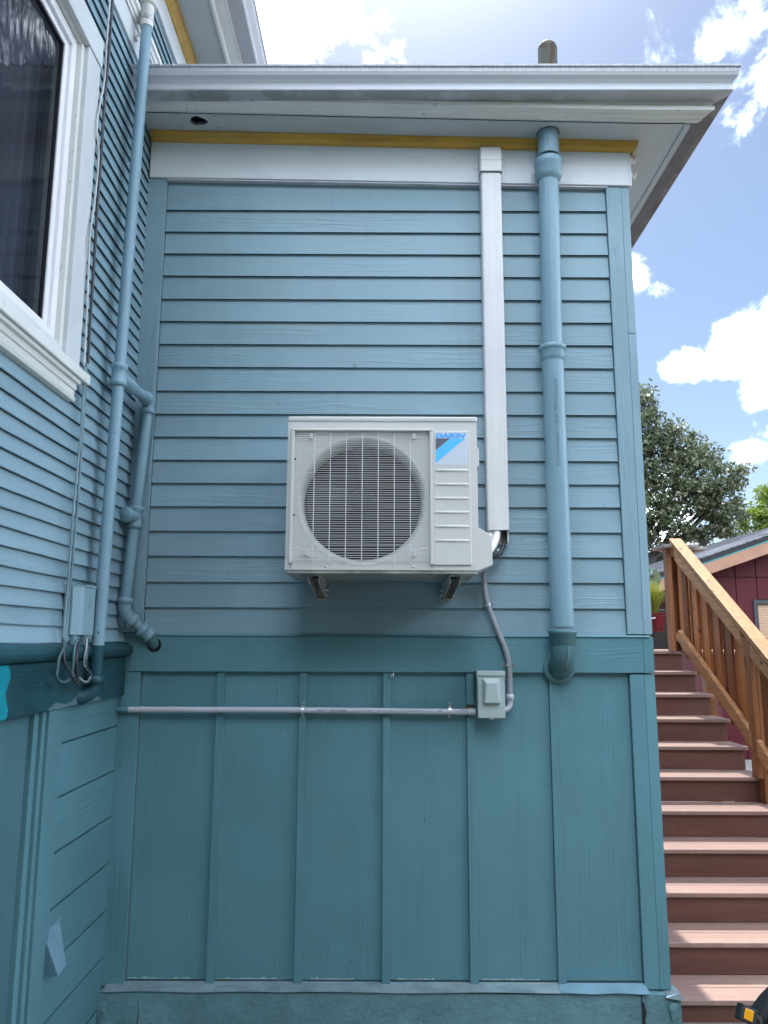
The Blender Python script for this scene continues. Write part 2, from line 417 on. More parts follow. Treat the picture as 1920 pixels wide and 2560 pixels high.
m_fascia = mk_simple('brown_fascia', (.30, .155, .10), .6, 0, (.88, 1.1), 5, .001, 40)
m_turq = Mat('turquoise_paint', (.05, .26, .27), .5).m
def mk_shingle():
    m = Mat('grey_shingle', (.13, .13, .14), .8); m.value(m.rand, .6, 1.4); m.value(m.noise((30, 30, 30), 4, .6), .7, 1.3); m.bump(m.noise((80, 80, 80), 3, .6), .003, .7); return m.m
m_shingle = mk_shingle()
m_dark = Mat('dark_void', (.008, .008, .010), .7).m
m_frame_d = mk_simple('charcoal_frame', (.035, .04, .045), .5, 0, (.85, 1.15), 10, 0)
m_blind = mk_simple('tan_blind', (.42, .27, .17), .6, 0, (.9, 1.1), 5, 0)
def mk_glass():
    m = Mat('window_glass', (.012, .014, .022), .02, 0, .5); m.b.inputs['Transmission Weight'].default_value = .0
    m.b.inputs['IOR'].default_value = 1.52; m.b.inputs['Specular IOR Level'].default_value = .20
    m.b.inputs['Alpha'].default_value = .55
    m.bump(m.noise((22, 20, 8), 1.5, .5, .3), .0011, 1.); return m.m
m_glass = mk_glass()
def mk_curtain():
    m = Mat('net_curtain', (.095, .108, .15), .8); f = m.noise((60, 60, .6), 3, .5); m.value(f, .82, 1.2); return m.m
m_curtain = mk_curtain()
def mk_ground():
    m = Mat('concrete_ground', (.17, .16, .145), .85); m.value(m.noise((2, 2, 2), 6, .65), .8, 1.15); m.bump(m.noise((60, 60, 60), 4, .6), .004, .7); return m.m
m_ground = mk_ground()
def mk_leaf(name, col, col2, tr):
    m = Mat(name, col, .38); m.value(m.noise((1.3, 1.3, 1.3), 4, .6), .6, 1.5)
    m.mixc(m.ramp(m.noise((5, 5, 5), 2, .5), .45, .7), col2)
    b2 = m.node('ShaderNodeBsdfTranslucent'); mx = m.node('ShaderNodeMixShader'); mx.inputs[0].default_value = tr
    m.link(m.col, b2.inputs['Color']); o = m.t.nodes['Material Output']
    m.link(m.b.outputs[0], mx.inputs[1]); m.link(b2.outputs[0], mx.inputs[2]); m.link(mx.outputs[0], o.inputs['Surface']); return m.m
m_leaf = mk_leaf('oak_leaves', (.070, .090, .042), (.125, .125, .070), .25)
m_leaf2 = mk_leaf('light_green_leaves', (.11, .16, .02), (.15, .19, .03), .4)
m_bark = mk_simple('bark', (.05, .042, .036), .9, 0, (.6, 1.3), 6, .01, 20)
m_red = mk_simple('red_glazed_pot', (.13, .008, .012), .25, 0, (.8, 1.2), 8, 0)
m_grassy = mk_leaf('yellow_green_blades', (.27, .30, .04), (.34, .33, .07), .4)
m_pleaf = mk_leaf('grey_green_leaf', (.10, .15, .10), (.14, .2, .14), .25)
m_iron = mk_simple('black_iron', (.015, .015, .016), .5, 0, (.8, 1.2), 9, 0)
m_tyre = mk_simple('tyre_rubber', (.012, .013, .017), .6, 0, (.8, 1.2), 20, 0)
m_rim = mk_simple('grey_rim', (.05, .055, .05), .4, .2, (.8, 1.2), 20, 0)
m_amber = Mat('amber_reflector', (.62, .27, .015), .12).m
m_cable_b = mk_simple('black_cable', (.035, .038, .05), .45, 0, (.8, 1.2), 9, 0)
m_cable_w = mk_simple('pale_cable', (.50, .52, .52), .45, 0, (.7, 1.1), 9, 0)
m_cable_p = mk_simple('painted_cable', (.16, .25, .29), .45, 0, (.7, 1.1), 9, 0)
m_cable_d = mk_simple('teal_painted_cable', (.055, .115, .135), .45, 0, (.7, 1.2), 9, 0)
m_pale2 = mk_simple('chalky_paint', (.30, .42, .45), .6, 0, (.6, 1.2), 60, 0)
m_bare = mk_simple('bare_wood', (.30, .20, .11), .7, 0, (.8, 1.15), 20, .001, 60)
m_bteal = mk_simple('bright_teal_paint', (.005, .23, .29), .38, 0, (.85, 1.12), 30, .001, 60)
m_pale = mk_simple('scraped_paint', (.10, .17, .20), .5, 0, (.8, 1.1), 20, .001, 80)
m_vhood = mk_simple('painted_sheet_metal', (.14, .25, .31), .33, .1, (.9, 1.1), 6, .0005, 30)

# ------------------------------------------------------------------ ground
GZ = -.03
struct('ground', MB().box(-400, 400, -400, 400, GZ - .5, GZ), m_ground)

# ================================================================== HOUSE EXTENSION (front wall, plane y = 0)
XL = -1.175          # face of the main house's side wall
XR = 1.205           # right corner of the extension
ext = thing('house_extension', 'blue and teal clapboard house wing that carries the outdoor heat pump', 'house', (0, 2, GZ))
obj('wall_core', MB().box(-1.3, XR - .012, .013, 6, .34, 4.25), m_blue, ext)
# foundation with a crack and a broken corner
fb = MB()
xs = [-1.3, -.9, -.4, .1, .6, .9, 1.068, 1.072, 1.11, 1.17, 1.232]
ztop = [.362, .364, .360, .363, .358, .361, .360, .360, .360, .358, .335]
for i in range(len(xs) - 1):
    if i == 6: continue
    a, b = xs[i], xs[i+1]
    fb.hexa([(a, -.055, GZ-.1), (b, -.055, GZ-.1), (b, 6, GZ-.1), (a, 6, GZ-.1), (a, -.045, ztop[i]), (b, -.045, ztop[i+1]), (b, 6, ztop[i+1]), (a, 6, ztop[i])])
fb.box(1.0685, 1.0715, -.03, .2, GZ, .335)
obj('foundation', fb, m_conc, ext)
def jag(pts, wdt, y0, y1):
    m = MB(); n = len(pts)
    for i in range(n-1):
        (x0, z0), (x1, z1) = pts[i], pts[i+1]; a = wdt*(.6+.8*random.random()); b = wdt*(.6+.8*random.random())
        m.hexa([(x1-b, y0, z1), (x1+b, y0, z1), (x1+b, y1, z1), (x1-b, y1, z1), (x0-a, y0, z0), (x0+a, y0, z0), (x0+a, y1, z0), (x0-a, y1, z0)])
    return m
obj('foundation_crack', jag([(1.07, .335), (1.079, .30), (1.072, .26), (1.083, .22), (1.078, .17), (1.085, .12), (1.08, .06), (1.088, 0)], .0055, -.0575, -.0535), m_dark, ext)
obj('foundation_crack', jag([(-1.005, .33), (-1.0, .28), (-1.006, .23), (-1.0, .15), (-1.004, .08), (-1.0, 0)], .0012, -.0568, -.0535), m_dark, ext)
for (x, z, s_) in ((-1.15, .29, .05), (-1.13, .22, .07), (-1.16, .13, .06), (1.2, .30, .04), (1.21, .18, .05), (-1.05, .26, .03), (-.35, .1, .03)):
    lump = MB(); n = 9
    ring = [(x + s_*(.6+.5*random.random())*math.cos(2*math.pi*k/n)*.6, -.0556, z + s_*(.6+.5*random.random())*math.sin(2*math.pi*k/n)) for k in range(n)]
    lump.add(ring + [(x + random.uniform(-.01, .01), -.055 - s_*.10, z + random.uniform(-.01, .01))], [(k, (k+1) % n, n) for k in range(n)])
    obj('concrete_chip', lump, m_conc, ext)
# base flashing in three overlapping lengths
for (a, b, za, zb, m_) in ((-1.155, -.42, .372, .368, m_flash), (-.44, .745, .372, .362, m_flash), (.735, 1.10, .370, .366, m_vhood)):
    n = 10; f_ = MB()
    for i in range(n):
        x0, x1 = a+(b-a)*i/n, a+(b-a)*(i+1)/n
        j0, j1 = .0022*math.sin(i*1.1+a), .0022*math.sin((i+1)*1.1+a)
        dz = .0 if m_ is m_flash else -.004
        f_.hexa([(x0, -.054+dz, .367+j0), (x1, -.054+dz, .367+j1), (x1, -.051+dz, .367+j1), (x0, -.051+dz, .367+j0),
                 (x0, -.006+dz, .385), (x1, -.006+dz, .385), (x1, -.002+dz, .387), (x0, -.002+dz, .387)])
    obj('base_flashing', f_, m_, ext)
obj('corner_flashing', MB().hexa([(1.168, -.058, .352), (1.236, -.058, .340), (1.236, .02, .345), (1.168, .02, .355), (1.172, -.052, .358), (1.228, -.05, .366), (1.228, .02, .37), (1.172, .02, .362)]), m_flash, ext)
# lower wall: panels, battens, corner boards
bx = [-1.075, -.738, -.371, -.0015, .3685, .737, 1.091]
for i in range(6):
    x0, x1 = bx[i], bx[i+1]
    obj('wall_panel', MB().box(x0 + .0015, x1 - .0015, .004, .013, .392, 1.66), m_teal_v, ext)
for i in (1, 2, 3, 5):
    x = bx[i]
    obj('batten', MB().box(x - .001, x + .034, -.013, .0035, .374, 1.657), m_teal_v, ext, bev=.002)
x = bx[4]
obj('batten', MB().box(x - .001, x + .034, -.013, .0035, .374, 1.470), m_teal_v, ext, bev=.002)
obj('batten', MB().box(x - .001, x + .034, -.013, .0035, 1.518, 1.657), m_teal_v, ext, bev=.002)
obj('bare_notch', MB().box(x + .001, x + .033, .001, .0035, 1.471, 1.517), m_bare, ext)
obj('corner_board', MB().box(-1.19, -1.079, -.015, .01, .372, 1.658), m_teal_old, ext, bev=.002)
obj('corner_board', MB().box(1.094, 1.158, -.016, .01, .366, 1.652), m_teal_v, ext, bev=.002)
obj('corner_board', MB().box(1.1588, XR, -.0155, .10, .366, 1.652), m_teal_v, ext, bev=.0015)
obj('belt_board', MB().box(-1.19, 1.158, -.021, .012, 1.6585, 1.816), m_teal_h, ext, bev=.003)
obj('belt_return', MB().box(1.1588, XR, -.0205, .12, 1.6585, 1.816), m_teal_v, ext, bev=.002)
obj('belt_cap', MB().prism([(-.027, 1.8165), (-.024, 1.822), (.006, 1.829), (.006, 1.8165)], 'x', -1.17, 1.19), m_teal_h, ext)
for i, (a, b) in enumerate(((-1.07, -.80), (-.70, -.42), (-.30, -.12), (.06, .22), (.42, .66))):
    n = 26; cm_ = MB()
    top = [.3935 + random.uniform(.0015, .009)*(.5 + .5*abs(math.sin(k*.7 + i))) for k in range(n+1)]
    cm_.add([(a + (b-a)*k/n, .0036, .393) for k in range(n+1)] + [(a + (b-a)*k/n, .0036, top[k]) for k in range(n+1)], [(k, k+1, n+2+k, n+1+k) for k in range(n)])
    obj('chalk_mark', cm_, m_pale2, ext)
# upper wall: clapboards
zc = [1.823, 1.9430, 2.0587, 2.1756, 2.2902, 2.406, 2.5154, 2.626, 2.7377, 2.8485, 2.9625, 3.0797, 3.1942, 3.3096, 3.4223, 3.5423, 3.6593, 3.7734, 3.8907, 4.03]
for i in range(19):
    z0, z1 = zc[i] - .0003, zc[i+1] + .016
    zw = [random.uniform(-.0012, .0012) for _ in range(2)]
    b_ = MB(); xa, xb = -1.078, 1.090
    pr = lambda dz: [(-.0085, z0 + dz), (-.0085 + .0005, z0 + .003 + dz), (.0052, z1), (.0125, z1), (.0125, z0 + dz)]
    pa, pb = pr(zw[0]), pr(zw[1]); n = len(pa)
    vs = [(xa, *p) for p in pa] + [(xb, *p) for p in pb]
    b_.add(vs, [(k, (k+1) % n, n+(k+1) % n, n+k) for k in range(n-1)] + [tuple(range(n))[::-1], tuple(range(n, 2*n))])
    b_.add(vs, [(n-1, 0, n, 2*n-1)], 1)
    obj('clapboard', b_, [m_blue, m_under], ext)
obj('corner_board', MB().box(-1.19, -1.081, -.016, .011, 1.829, 4.052), m_blue_v, ext, bev=.002)
obj('corner_board', MB().box(1.093, 1.166, -.017, .011, 1.829, 4.017), m_blue_v, ext, bev=.002)
obj('corner_board', MB().box(1.1672, XR, -.0165, .10, 1.829, 3.25), m_blue_v, ext, bev=.0015)
obj('corner_board', MB().box(1.1672, XR - .001, -.016, .10, 3.253, 4.017), m_blue_v, ext, bev=.0015)
# side wall boards (seen only at a grazing angle)
for i in range(20):
    z0 = 1.83 + .115*i; z1 = min(z0 + .13, 4.2)
    obj('clapboard', MB().prism([(XR - .002, z0), (XR - .012, z1), (XR - .014, z1), (XR - .014, z0)], 'y', .102, 6), m_blue_y, ext)
obj('side_panel', MB().box(XR - .012, XR - .004, .102, 6, .36, 1.82), m_teal_yv, ext)
# frieze, crown, soffit follow a slight sag to the right
def zf(x, a, b): return a + (b - a) * (x + 1.165) / 2.37
fz = MB(); xa, xb = -1.166, XR + .002
fz.hexa([(xa, -.027, zf(xa, 4.054, 4.0165)), (xb, -.027, zf(xb, 4.054, 4.0165)), (xb, .012, zf(xb, 4.054, 4.0165)), (xa, .012, zf(xa, 4.054, 4.0165)),
         (xa, -.027, zf(xa, 4.245, 4.195)), (xb, -.027, zf(xb, 4.245, 4.195)), (xb, .012, zf(xb, 4.245, 4.195)), (xa, .012, zf(xa, 4.245, 4.195))])
obj('frieze_board', fz, m_white, ext, bev=.003)
obj('frieze_return', MB().box(XR + .0025, XR + .014, -.026, 6, 4.0165, 4.20), m_white, ext, bev=.002)
obj('drip_edge', MB().hexa([(-1.08, -.022, 4.044), (1.10, -.022, 4.009), (1.10, .004, 4.009), (-1.08, .004, 4.044), (-1.08, -.02, 4.054), (1.10, -.02, 4.018), (1.10, .004, 4.018), (-1.08, .004, 4.054)]), m_conduit, ext)
cr = [(-.028, -.054), (-.031, -.052), (-.033, -.045), (-.037, -.042), (-.043, -.032), (-.047, -.016), (-.049, -.010), (-.050, -.002), (-.028, -.002)]
cm = MB(); n = len(cr)
st = []
for (x, mit) in ((-1.166, 0), (XR, 1)):
    st.append([(x + (-p[0] if mit else 0), p[0], zf(x, 4.297, 4.247) + p[1]) for p in cr])
st.append([(XR - p[0], .8, 4.247 + p[1]) for p in cr]); st.append([(XR - p[0], 6, 4.247 + p[1]) for p in cr])
cm.add([p for s_ in st for p in s_], [(j*n+k, j*n+(k+1) % n, (j+1)*n+(k+1) % n, (j+1)*n+k) for j in range(3) for k in range(n)])
obj('crown_moulding', cm, m_gold, ext)
# soffit sheet with a torn hole
def zs(x): return zf(min(x, XR), 4.298, 4.247)
sf = MB(); hx, hy, hr = -.912, -.120, .033
sf_x0, sf_x1 = -1.19, 1.436
N = 28
inner = []; outer = []
for k in range(N):
    a = 2*math.pi*k/N; rr = hr*(1 + .10*math.sin(3*a+.6) + .06*math.sin(7*a))
    inner.append((hx + 1.25*rr*math.cos(a), hy + .95*rr*math.sin(a)))
    c_, s_ = math.cos(a), math.sin(a); t = 1/max(abs(c_), abs(s_)); outer.append((hx + .10*t*c_, hy + .044*t*s_))
vs = [(x, y, zs(x)) for x, y in inner] + [(x, y, zs(x)) for x, y in outer]
sf.add(vs, [(k, (k+1) % N, N+(k+1) % N, N+k) for k in range(N)])
x0h, x1h, y0h, y1h = hx-.10, hx+.10, hy-.044, hy+.044
for (a, b, c, d) in ((sf_x0, x0h, -.172, .0), (x1h, XR, -.172, .0), (x0h, x1h, -.172, y0h), (x0h, x1h, y1h, .0)):
    sf.add([(a, c, zs(a)), (b, c, zs(b)), (b, d, zs(b)), (a, d, zs(a))], [(0, 1, 2, 3)])
sf.add([(XR, -.172, zs(9)), (sf_x1, -.172, zs(9)), (sf_x1, 6, zs(9)), (XR, 6, zs(9))], [(0, 1, 2, 3)])
obj('soffit', sf, m_soffit, ext)
hb = MB(); hb.box(hx-.07, hx+.07, -.165, -.075, 4.33, 4.40); obj('soffit_cavity', hb, m_dark, ext)
hl = MB(); vs = [(x, y, zs(x)+.0005) for x, y in inner] + [(hx+(x-hx)*1.02, hy+(y-hy)*1.02, zs(x)+.016) for x, y in inner]
hl.add(vs, [(k, (k+1) % N, N+(k+1) % N, N+k) for k in range(N)]); obj('soffit_edge', hl, m_lgrey, ext)
# sweep a profile (outward o, height z) along the front and round the right corner
def sweep(prof, z_shift=lambda x, k=0: 0, x_left=-1.19, closed=True, y_back=6.0, run='both'):
    m = MB(); n = len(prof); st = []
    for i in range(9):
        x = x_left + (XR - x_left)*i/8
        st.append([(x, -o, z + z_shift(x, q)) for q, (o, z) in enumerate(prof)])
    st.append([(1.325 + o, -o, z + z_shift(9, q)) for q, (o, z) in enumerate(prof)])
    if run == 'side': st = st[-1:]
    for y in ((.5, 2, y_back) if run != 'front' else ()): st.append([(1.325 + o, y, z + z_shift(9, q)) for q, (o, z) in enumerate(prof)])
    e = n if closed else n-1
    m.add([p for s_ in st for p in s_], [(j*n+k, j*n+(k+1) % n, (j+1)*n+(k+1) % n, (j+1)*n+k) for j in range(len(st)-1) for k in range(e)])
    if closed: m.add(st[0], [tuple(range(n))]); m.add(st[-1], [tuple(range(n))[::-1]])
    return m
sag = lambda x, k=0: zs(x) - 4.285
sag_low = lambda x, k=0: (zs(x) - 4.285) if k in (0, 1, 8) else 0
obj('soffit_moulding', sweep([(.166, 4.298), (.170, 4.291), (.184, 4.292), (.190, 4.300), (.206, 4.304), (.214, 4.312), (.232, 4.316), (.234, 4.335), (.166, 4.335)], sag, run='front'), m_white_old, ext)
obj('eave_strip', MB().box(1.4365, 1.466, -.165, 6, 4.238, 4.30), m_soffit, ext, bev=.003)
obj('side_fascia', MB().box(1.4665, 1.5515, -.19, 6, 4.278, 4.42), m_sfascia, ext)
obj('fascia_board', sweep([(.212, 4.318), (.2262, 4.318), (.2262, 4.425), (.212, 4.425)], sag_low, run='front'), m_white_old, ext)
gt = [(.2275, 4.314), (.290, 4.319), (.2955, 4.323), (.2960, 4.336), (.2905, 4.343), (.2925, 4.356), (.3020, 4.372), (.3130, 4.386), (.3180, 4.402), (.3190, 4.420),
      (.3255, 4.423), (.3260, 4.433), (.3160, 4.434), (.3145, 4.405), (.309, 4.388), (.298, 4.374), (.288, 4.358), (.286, 4.343), (.290, 4.334), (.289, 4.325), (.232, 4.319), (.232, 4.425), (.2275, 4.425)]
gs = lambda x, k=0: .0045*(min(x, 1.65) + 1.2)
g = obj('gutter', sweep(gt, gs, x_left=-1.178, run='front'), m_gutter, ext)
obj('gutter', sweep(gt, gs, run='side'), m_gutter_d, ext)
for x in (-1.045, -.985): 
    r_ = MB(); r_.lathe((x, -.3262, 4.4285), (0, -1, 0), [(.0065, 0), (.006, .003), (.0001, .0045)], 10); obj('rivet', r_, m_zinc, g)
cs = MB(); n = len(gt[:12])
for k in range(11):
    (o0, z0), (o1, z1) = gt[k], gt[k+1]; e = .0012; wd = .03
    cs.add([(1.325+o0-wd, -o0-e, z0+gs(9)-e), (1.325+o0+e, -o0-e, z0+gs(9)-e), (1.325+o1+e, -o1-e, z1+gs(9)), (1.325+o1-wd, -o1-e, z1+gs(9))], [(0, 1, 2, 3)])
    cs.add([(1.325+o0+e, -o0-e, z0+gs(9)-e), (1.325+o0+e, -o0+wd, z0+gs(9)-e), (1.325+o1+e, -o1+wd, z1+gs(9)), (1.325+o1+e, -o1-e, z1+gs(9))], [(0, 1, 2, 3)])
obj('gutter_corner', cs, m_gutter, g)
# low hipped roof behind the gutter
rf = MB(); rp = [(-1.19, -.24, 4.43), (1.57, -.24, 4.44), (1.57, 6, 4.44), (-1.19, 6, 4.43), (-1.19, 2.5, 5.1), (.2, 2.2, 5.1), (.2, 6, 5.1), (-1.19, 6, 5.1)]
rf.add(rp, [(0, 1, 5, 4), (1, 2, 6, 5), (4, 5, 6, 7), (0, 3, 2, 1)]); obj('roof', rf, m_shingle, ext)
# two porcelain knobs on the right end of the frieze
for z in (4.225, 4.14):
    k_ = MB(); k_.lathe((XR + .013, .08, z), (1, 0, 0), [(.011, 0), (.011, .024), (.018, .026), (.018, .038), (.012, .040), (.012, .046), (.018, .048), (.018, .058), (.0001, .062)], 14)
    obj('insulator', k_, m_insul, ext)

# ================================================================== MAIN HOUSE (left wall, plane x = XL)
main = thing('main_house', 'tall blue clapboard main house on the left with a white framed window', 'house', (-3.5, 0, GZ))
wy0, wy1, wz0, wz1 = -1.86, -.852, 2.80, 4.0755           # window opening
mc = MB()
mc.box(-6, XL - .014, -6, wy0, 1.56, 5.18); mc.box(-6, XL - .014, wy1, 6, 1.56, 5.18)
mc.box(-6, XL - .014, wy0, wy1, 1.56, wz0); mc.box(-6, XL - .014, wy0, wy1, wz1, 5.18); mc.box(-6, XL - .25, wy0, wy1, wz0, wz1)
obj('wall_core', mc, m_blue_y, main)
lc = MB(); lc.box(-6, XL - .014, -.63, 6, GZ, 1.56); lc.box(-6, XL - .06, -1.25, -.63, GZ, 1.56); lc.box(-6, XL - .014, -6, -1.25, GZ, 1.56)
obj('wall_core', lc, m_teal_yv, main)
def lboard(z0, z1, y0, y1, last=False, xo=0):
    b_ = MB(); n = 12; wob = random.uniform(0, 6)
    st = []
    for i in range(n+1):
        y = y0 + (y1-y0)*i/n; d = .0014*math.sin(wob + i*1.3) + .0009*math.sin(wob*2 + i*2.9)
        fl = .016 if last else 0
        st.append([(XL + .0060 + fl, y, z0 + d), (XL + .0070 + fl, y, z0 + .0035 + d), (XL - .0068, y, z1), (XL - .0135, y, z1), (XL - .0135, y, z0 + d)])
    k = 5
    b_.add([p for s_ in st for p in s_], [(j*k+q, j*k+(q+1) % k, (j+1)*k+(q+1) % k, (j+1)*k+q) for j in range(n) for q in range(k-1)])
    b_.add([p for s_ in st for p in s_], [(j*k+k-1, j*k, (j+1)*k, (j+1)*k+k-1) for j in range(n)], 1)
    b_.add(st[0], [tuple(range(k))]); b_.add(st[-1], [tuple(range(k))[::-1]])
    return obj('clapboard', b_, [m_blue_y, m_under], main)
ex = .0591
zl0 = 1.786
for i in range(46):
    z0 = zl0 + i*ex; z1 = z0 + ex + .012
    if z0 > 4.49: break
    if z1 > 2.685 and z0 < 4.19:
        lboard(z0, z1, -.845, -.016); lboard(z0, z1, -3.6, -1.90)
    else: lboard(z0, z1, -3.6, -.016, last=(i == 0))
# belt course, upper boards, frieze, crown, soffit and gutter of the main house
obj('belt_course', MB().box(XL - .013, XL + .012, -3.6, 5, 4.49, 4.612), m_white, main, bev=.003)
obj('belt_moulding', MB().prism([(XL - .013, 4.6125), (XL + .020, 4.6125), (XL + .022, 4.625), (XL + .030, 4.63), (XL + .034, 4.645), (XL + .044, 4.652), (XL + .047, 4.672), (XL - .013, 4.684)], 'y', -3.6, 5), m_white_old, main)
for i in range(5): lboard(4.684 + i*.0575, 4.684 + (i+1)*.0575 + .01, -3.6, 5)
obj('frieze_board', MB().box(XL - .013, XL + .018, -3.6, 5, 4.958, 5.105), m_white, main, bev=.003)
obj('crown_moulding', MB().prism([(XL + .0185, 5.10), (XL + .026, 5.10), (XL + .034, 5.13), (XL + .05, 5.15), (XL + .056, 5.184), (XL + .0185, 5.184)], 'y', -3.6, 5, smooth=False), m_gold, main)
obj('soffit', MB().box(XL - .01, -.945, -3.6, 5, 5.185, 5.21), m_soffit, main)
obj('soffit_moulding', MB().prism([(-.944, 5.165), (-.93, 5.165), (-.92, 5.18), (-.89, 5.186), (-.875, 5.19), (-.875, 5.3), (-.944, 5.3)], 'y', -3.6, 5), m_white_old, main)
obj('fascia_board', MB().box(-.874, -.855, -3.6, 5, 5.19, 5.33), m_white_old, main)
gt2 = [(-.8545, 5.20), (-.775, 5.205), (-.768, 5.215), (-.770, 5.24), (-.758, 5.255), (-.742, 5.275), (-.738, 5.31), (-.730, 5.313), (-.730, 5.325), (-.742, 5.326), (-.745, 5.28), (-.765, 5.25), (-.778, 5.212), (-.848, 5.208), (-.848, 5.32), (-.8545, 5.32)]
obj('gutter', MB().prism(gt2, 'y', -3.6, 5), m_gutter, main)
mr_ = MB(); mr_.add([(-.80, -6, 5.33), (-.80, 6, 5.33), (-4, 6, 7.2), (-4, -6, 7.2), (-7, -6, 5.33), (-7, 6, 5.33)], [(0, 1, 2, 3), (3, 2, 5, 4), (0, 3, 4), (1, 5, 2)]); obj('roof', mr_, m_shingle, main)
# window
win = MB(); fx0, fx1 = XL - .05, XL - .012
obj('jamb', MB().box(XL - .10, XL + .006, -.8765, -.8525, 2.804, 4.0735), m_white_old, main)
wn_ = obj('window', MB().box(fx0, fx1, -.915, -.877, 2.850, 4.068).box(fx0, fx1, wy0, -.915, 2.850, 2.888).box(fx0, fx1, wy0, -.915, 4.028, 4.068).box(fx0, fx1, wy0 - .03, wy0 + .02, 2.85, 4.068), m_vinyl, main, bev=.003)
obj('sash', MB().box(fx0 + .006, fx1 - .014, -.945, -.915, 2.888, 4.028).box(fx0 + .006, fx1 - .014, wy0, -.945, 2.888, 2.905).box(fx0 + .006, fx1 - .014, wy0, -.945, 4.00, 4.028), m_vinyl, wn_, bev=.002)
obj('gasket', MB().box(fx0 + .004, fx1 - .020, -.950, -.945, 2.905, 4.0).box(fx0 + .004, fx1 - .02, wy0, -.95, 2.905, 2.911).box(fx0 + .004, fx1 - .02, wy0, -.95, 3.994, 4.0), m_dark, wn_)
gl = MB(); gl.add([(fx0 + .010, wy0, 2.905), (fx0 + .010, -.948, 2.905), (fx0 + .010, -.948, 4.0), (fx0 + .010, wy0, 4.0)], [(0, 1, 2, 3)]); obj('glass', gl, m_glass, wn_)
cu = MB(); nn = 80
cu.add([(XL - .13 + .005*math.sin(i*1.1) + .003*math.sin(i*2.7), wy0 + (1.0)*i/nn, z) for z in (2.85, 4.07) for i in range(nn+1)], [(i, i+1, nn+2+i, nn+1+i) for i in range(nn)], 0, True)
obj('curtain', cu, m_curtain, wn_)
obj('casing', MB().box(XL - .013, XL + .024, -.852, -.730, 2.803, 4.074), m_white, main, bev=.003)
obj('head_casing', MB().box(XL - .013, XL + .029, -1.98, -.727, 4.075, 4.197), m_white, main, bev=.003)
obj('window_stop', MB().box(XL - .012, XL + .005, -1.9, -.877, 2.803, 2.848), m_white_old, main); obj('window_stop', MB().box(XL - .012, XL + .004, -1.9, -.877, 4.0685, 4.0745), m_white_old, main)
obj('window_sill', MB().hexa([(XL - .05, -1.98, 2.757), (XL + .052, -1.98, 2.752), (XL + .052, -.686, 2.752), (XL - .05, -.686, 2.757), (XL - .05, -1.98, 2.803), (XL + .052, -1.98, 2.791), (XL + .052, -.686, 2.791), (XL - .05, -.686, 2.803)]), m_white_old, main, bev=.004)
obj('apron', MB().prism([(XL - .013, 2.751), (XL + .040, 2.751), (XL + .038, 2.738), (XL + .026, 2.735), (XL + .024, 2.715), (XL + .018, 2.712), (XL + .017, 2.69), (XL + .024, 2.684), (XL + .02, 2.672), (XL - .013, 2.670)], 'y', -1.95, -.745), m_white_old, main)
# water table ledge with a rounded nose, dark band below
lp = [(XL - .013, 1.786), (XL + .022, 1.784)]
for k in range(9):
    a = R(75 - k*20); lp.append((XL + .034 + .026*math.cos(a), 1.752 + .027*math.sin(a)))
lp += [(XL + .022, 1.722), (XL - .013, 1.722)]
lg = MB(); lg.prism(lp, 'y', -3.6, -.012); obj('drip_cap', lg, m_dteal, main, bev=.002)
bb = MB(); nb_ = 24
for i in range(nb_):
    y0, y1 = -3.6 + 3.588*i/nb_, -3.6 + 3.588*(i+1)/nb_
    bb.box(XL - .013, XL + .028, y0, y1, 1.556, 1.7215)
obj('band_board', MB().box(XL - .013, XL + .028, -3.6, -.012, 1.556, 1.7215), m_dteal, main, bev=.003)
def blob_patch(pts, x, mat, name):
    m = MB(); n = len(pts); cy = sum(p[0] for p in pts)/n; cz = sum(p[1] for p in pts)/n
    m.add([(x, *p) for p in pts] + [(x, cy, cz)], [(k, (k+1) % n, n) for k in range(n)]); return obj(name, m, mat, main)
ed = [(-1.098 + .010*math.sin(k*.34) + random.uniform(-.004, .004), 1.5575 + .162*k/30) for k in range(31)]
blob_patch([(-2.2, 1.5575)] + ed + [(-2.2, 1.7195)], XL + .0292, m_bteal, 'paint_patch')
ed = [(-.80 + .50*k/50, 1.5575 + .030*math.sin(math.pi*k/50)**.5*(.65 + .35*math.sin(k*.31)) + random.uniform(0, .004)) for k in range(51)]
pm = MB(); n = len(ed); pm.add([(XL + .0292, y, 1.5572) for y, z in ed] + [(XL + .0292, y, z) for y, z in ed], [(k, k+1, n+k+1, n+k) for k in range(n-1)]); obj('scraped_patch', pm, m_pale, main)
# lower wall: grooved boards, trim, door edge
gz = [1.42, 1.231, 1.0415, .851, .6625, .480, .29, .10]
prev = 1.556
for z in gz:
    obj('lower_board', MB().prism([(XL - .013, prev), (XL + .004, prev), (XL + .004, z + .010), (XL - .004, z + .0015), (XL - .013, z + .0015)], 'y', -.632, -.014), m_teal_y, main)
    prev = z
obj('lower_board', MB().box(XL - .013, XL + .004, -.632, -.014, GZ, prev), m_teal_y, main)
obj('trim_board', MB().box(XL - .06, XL + .018, -.758, -.6335, GZ, 1.555), m_teal_yv, main, bev=.002)
obj('trim_board', MB().box(XL - .06, XL + .008, -.786, -.759, GZ, 1.555), m_teal_yv, main, bev=.002)
obj('door_stop', MB().box(XL - .06, XL - .004, -.822, -.787, GZ, 1.555), m_teal_yv, main, bev=.003)
dr = obj('door', MB().box(XL - .059, XL - .022, -1.003, -.823, GZ + .02, 1.55), m_door, main, bev=.002)
for z in (1.47, 1.42, 1.425, 1.2, .95, .7): obj('nail_head', MB().lathe((XL - .0215, -.94 + random.uniform(-.02, .04), z), (1, 0, 0), [(.005, 0), (.004, .002), (.0001, .003)], 8), m_door, dr)
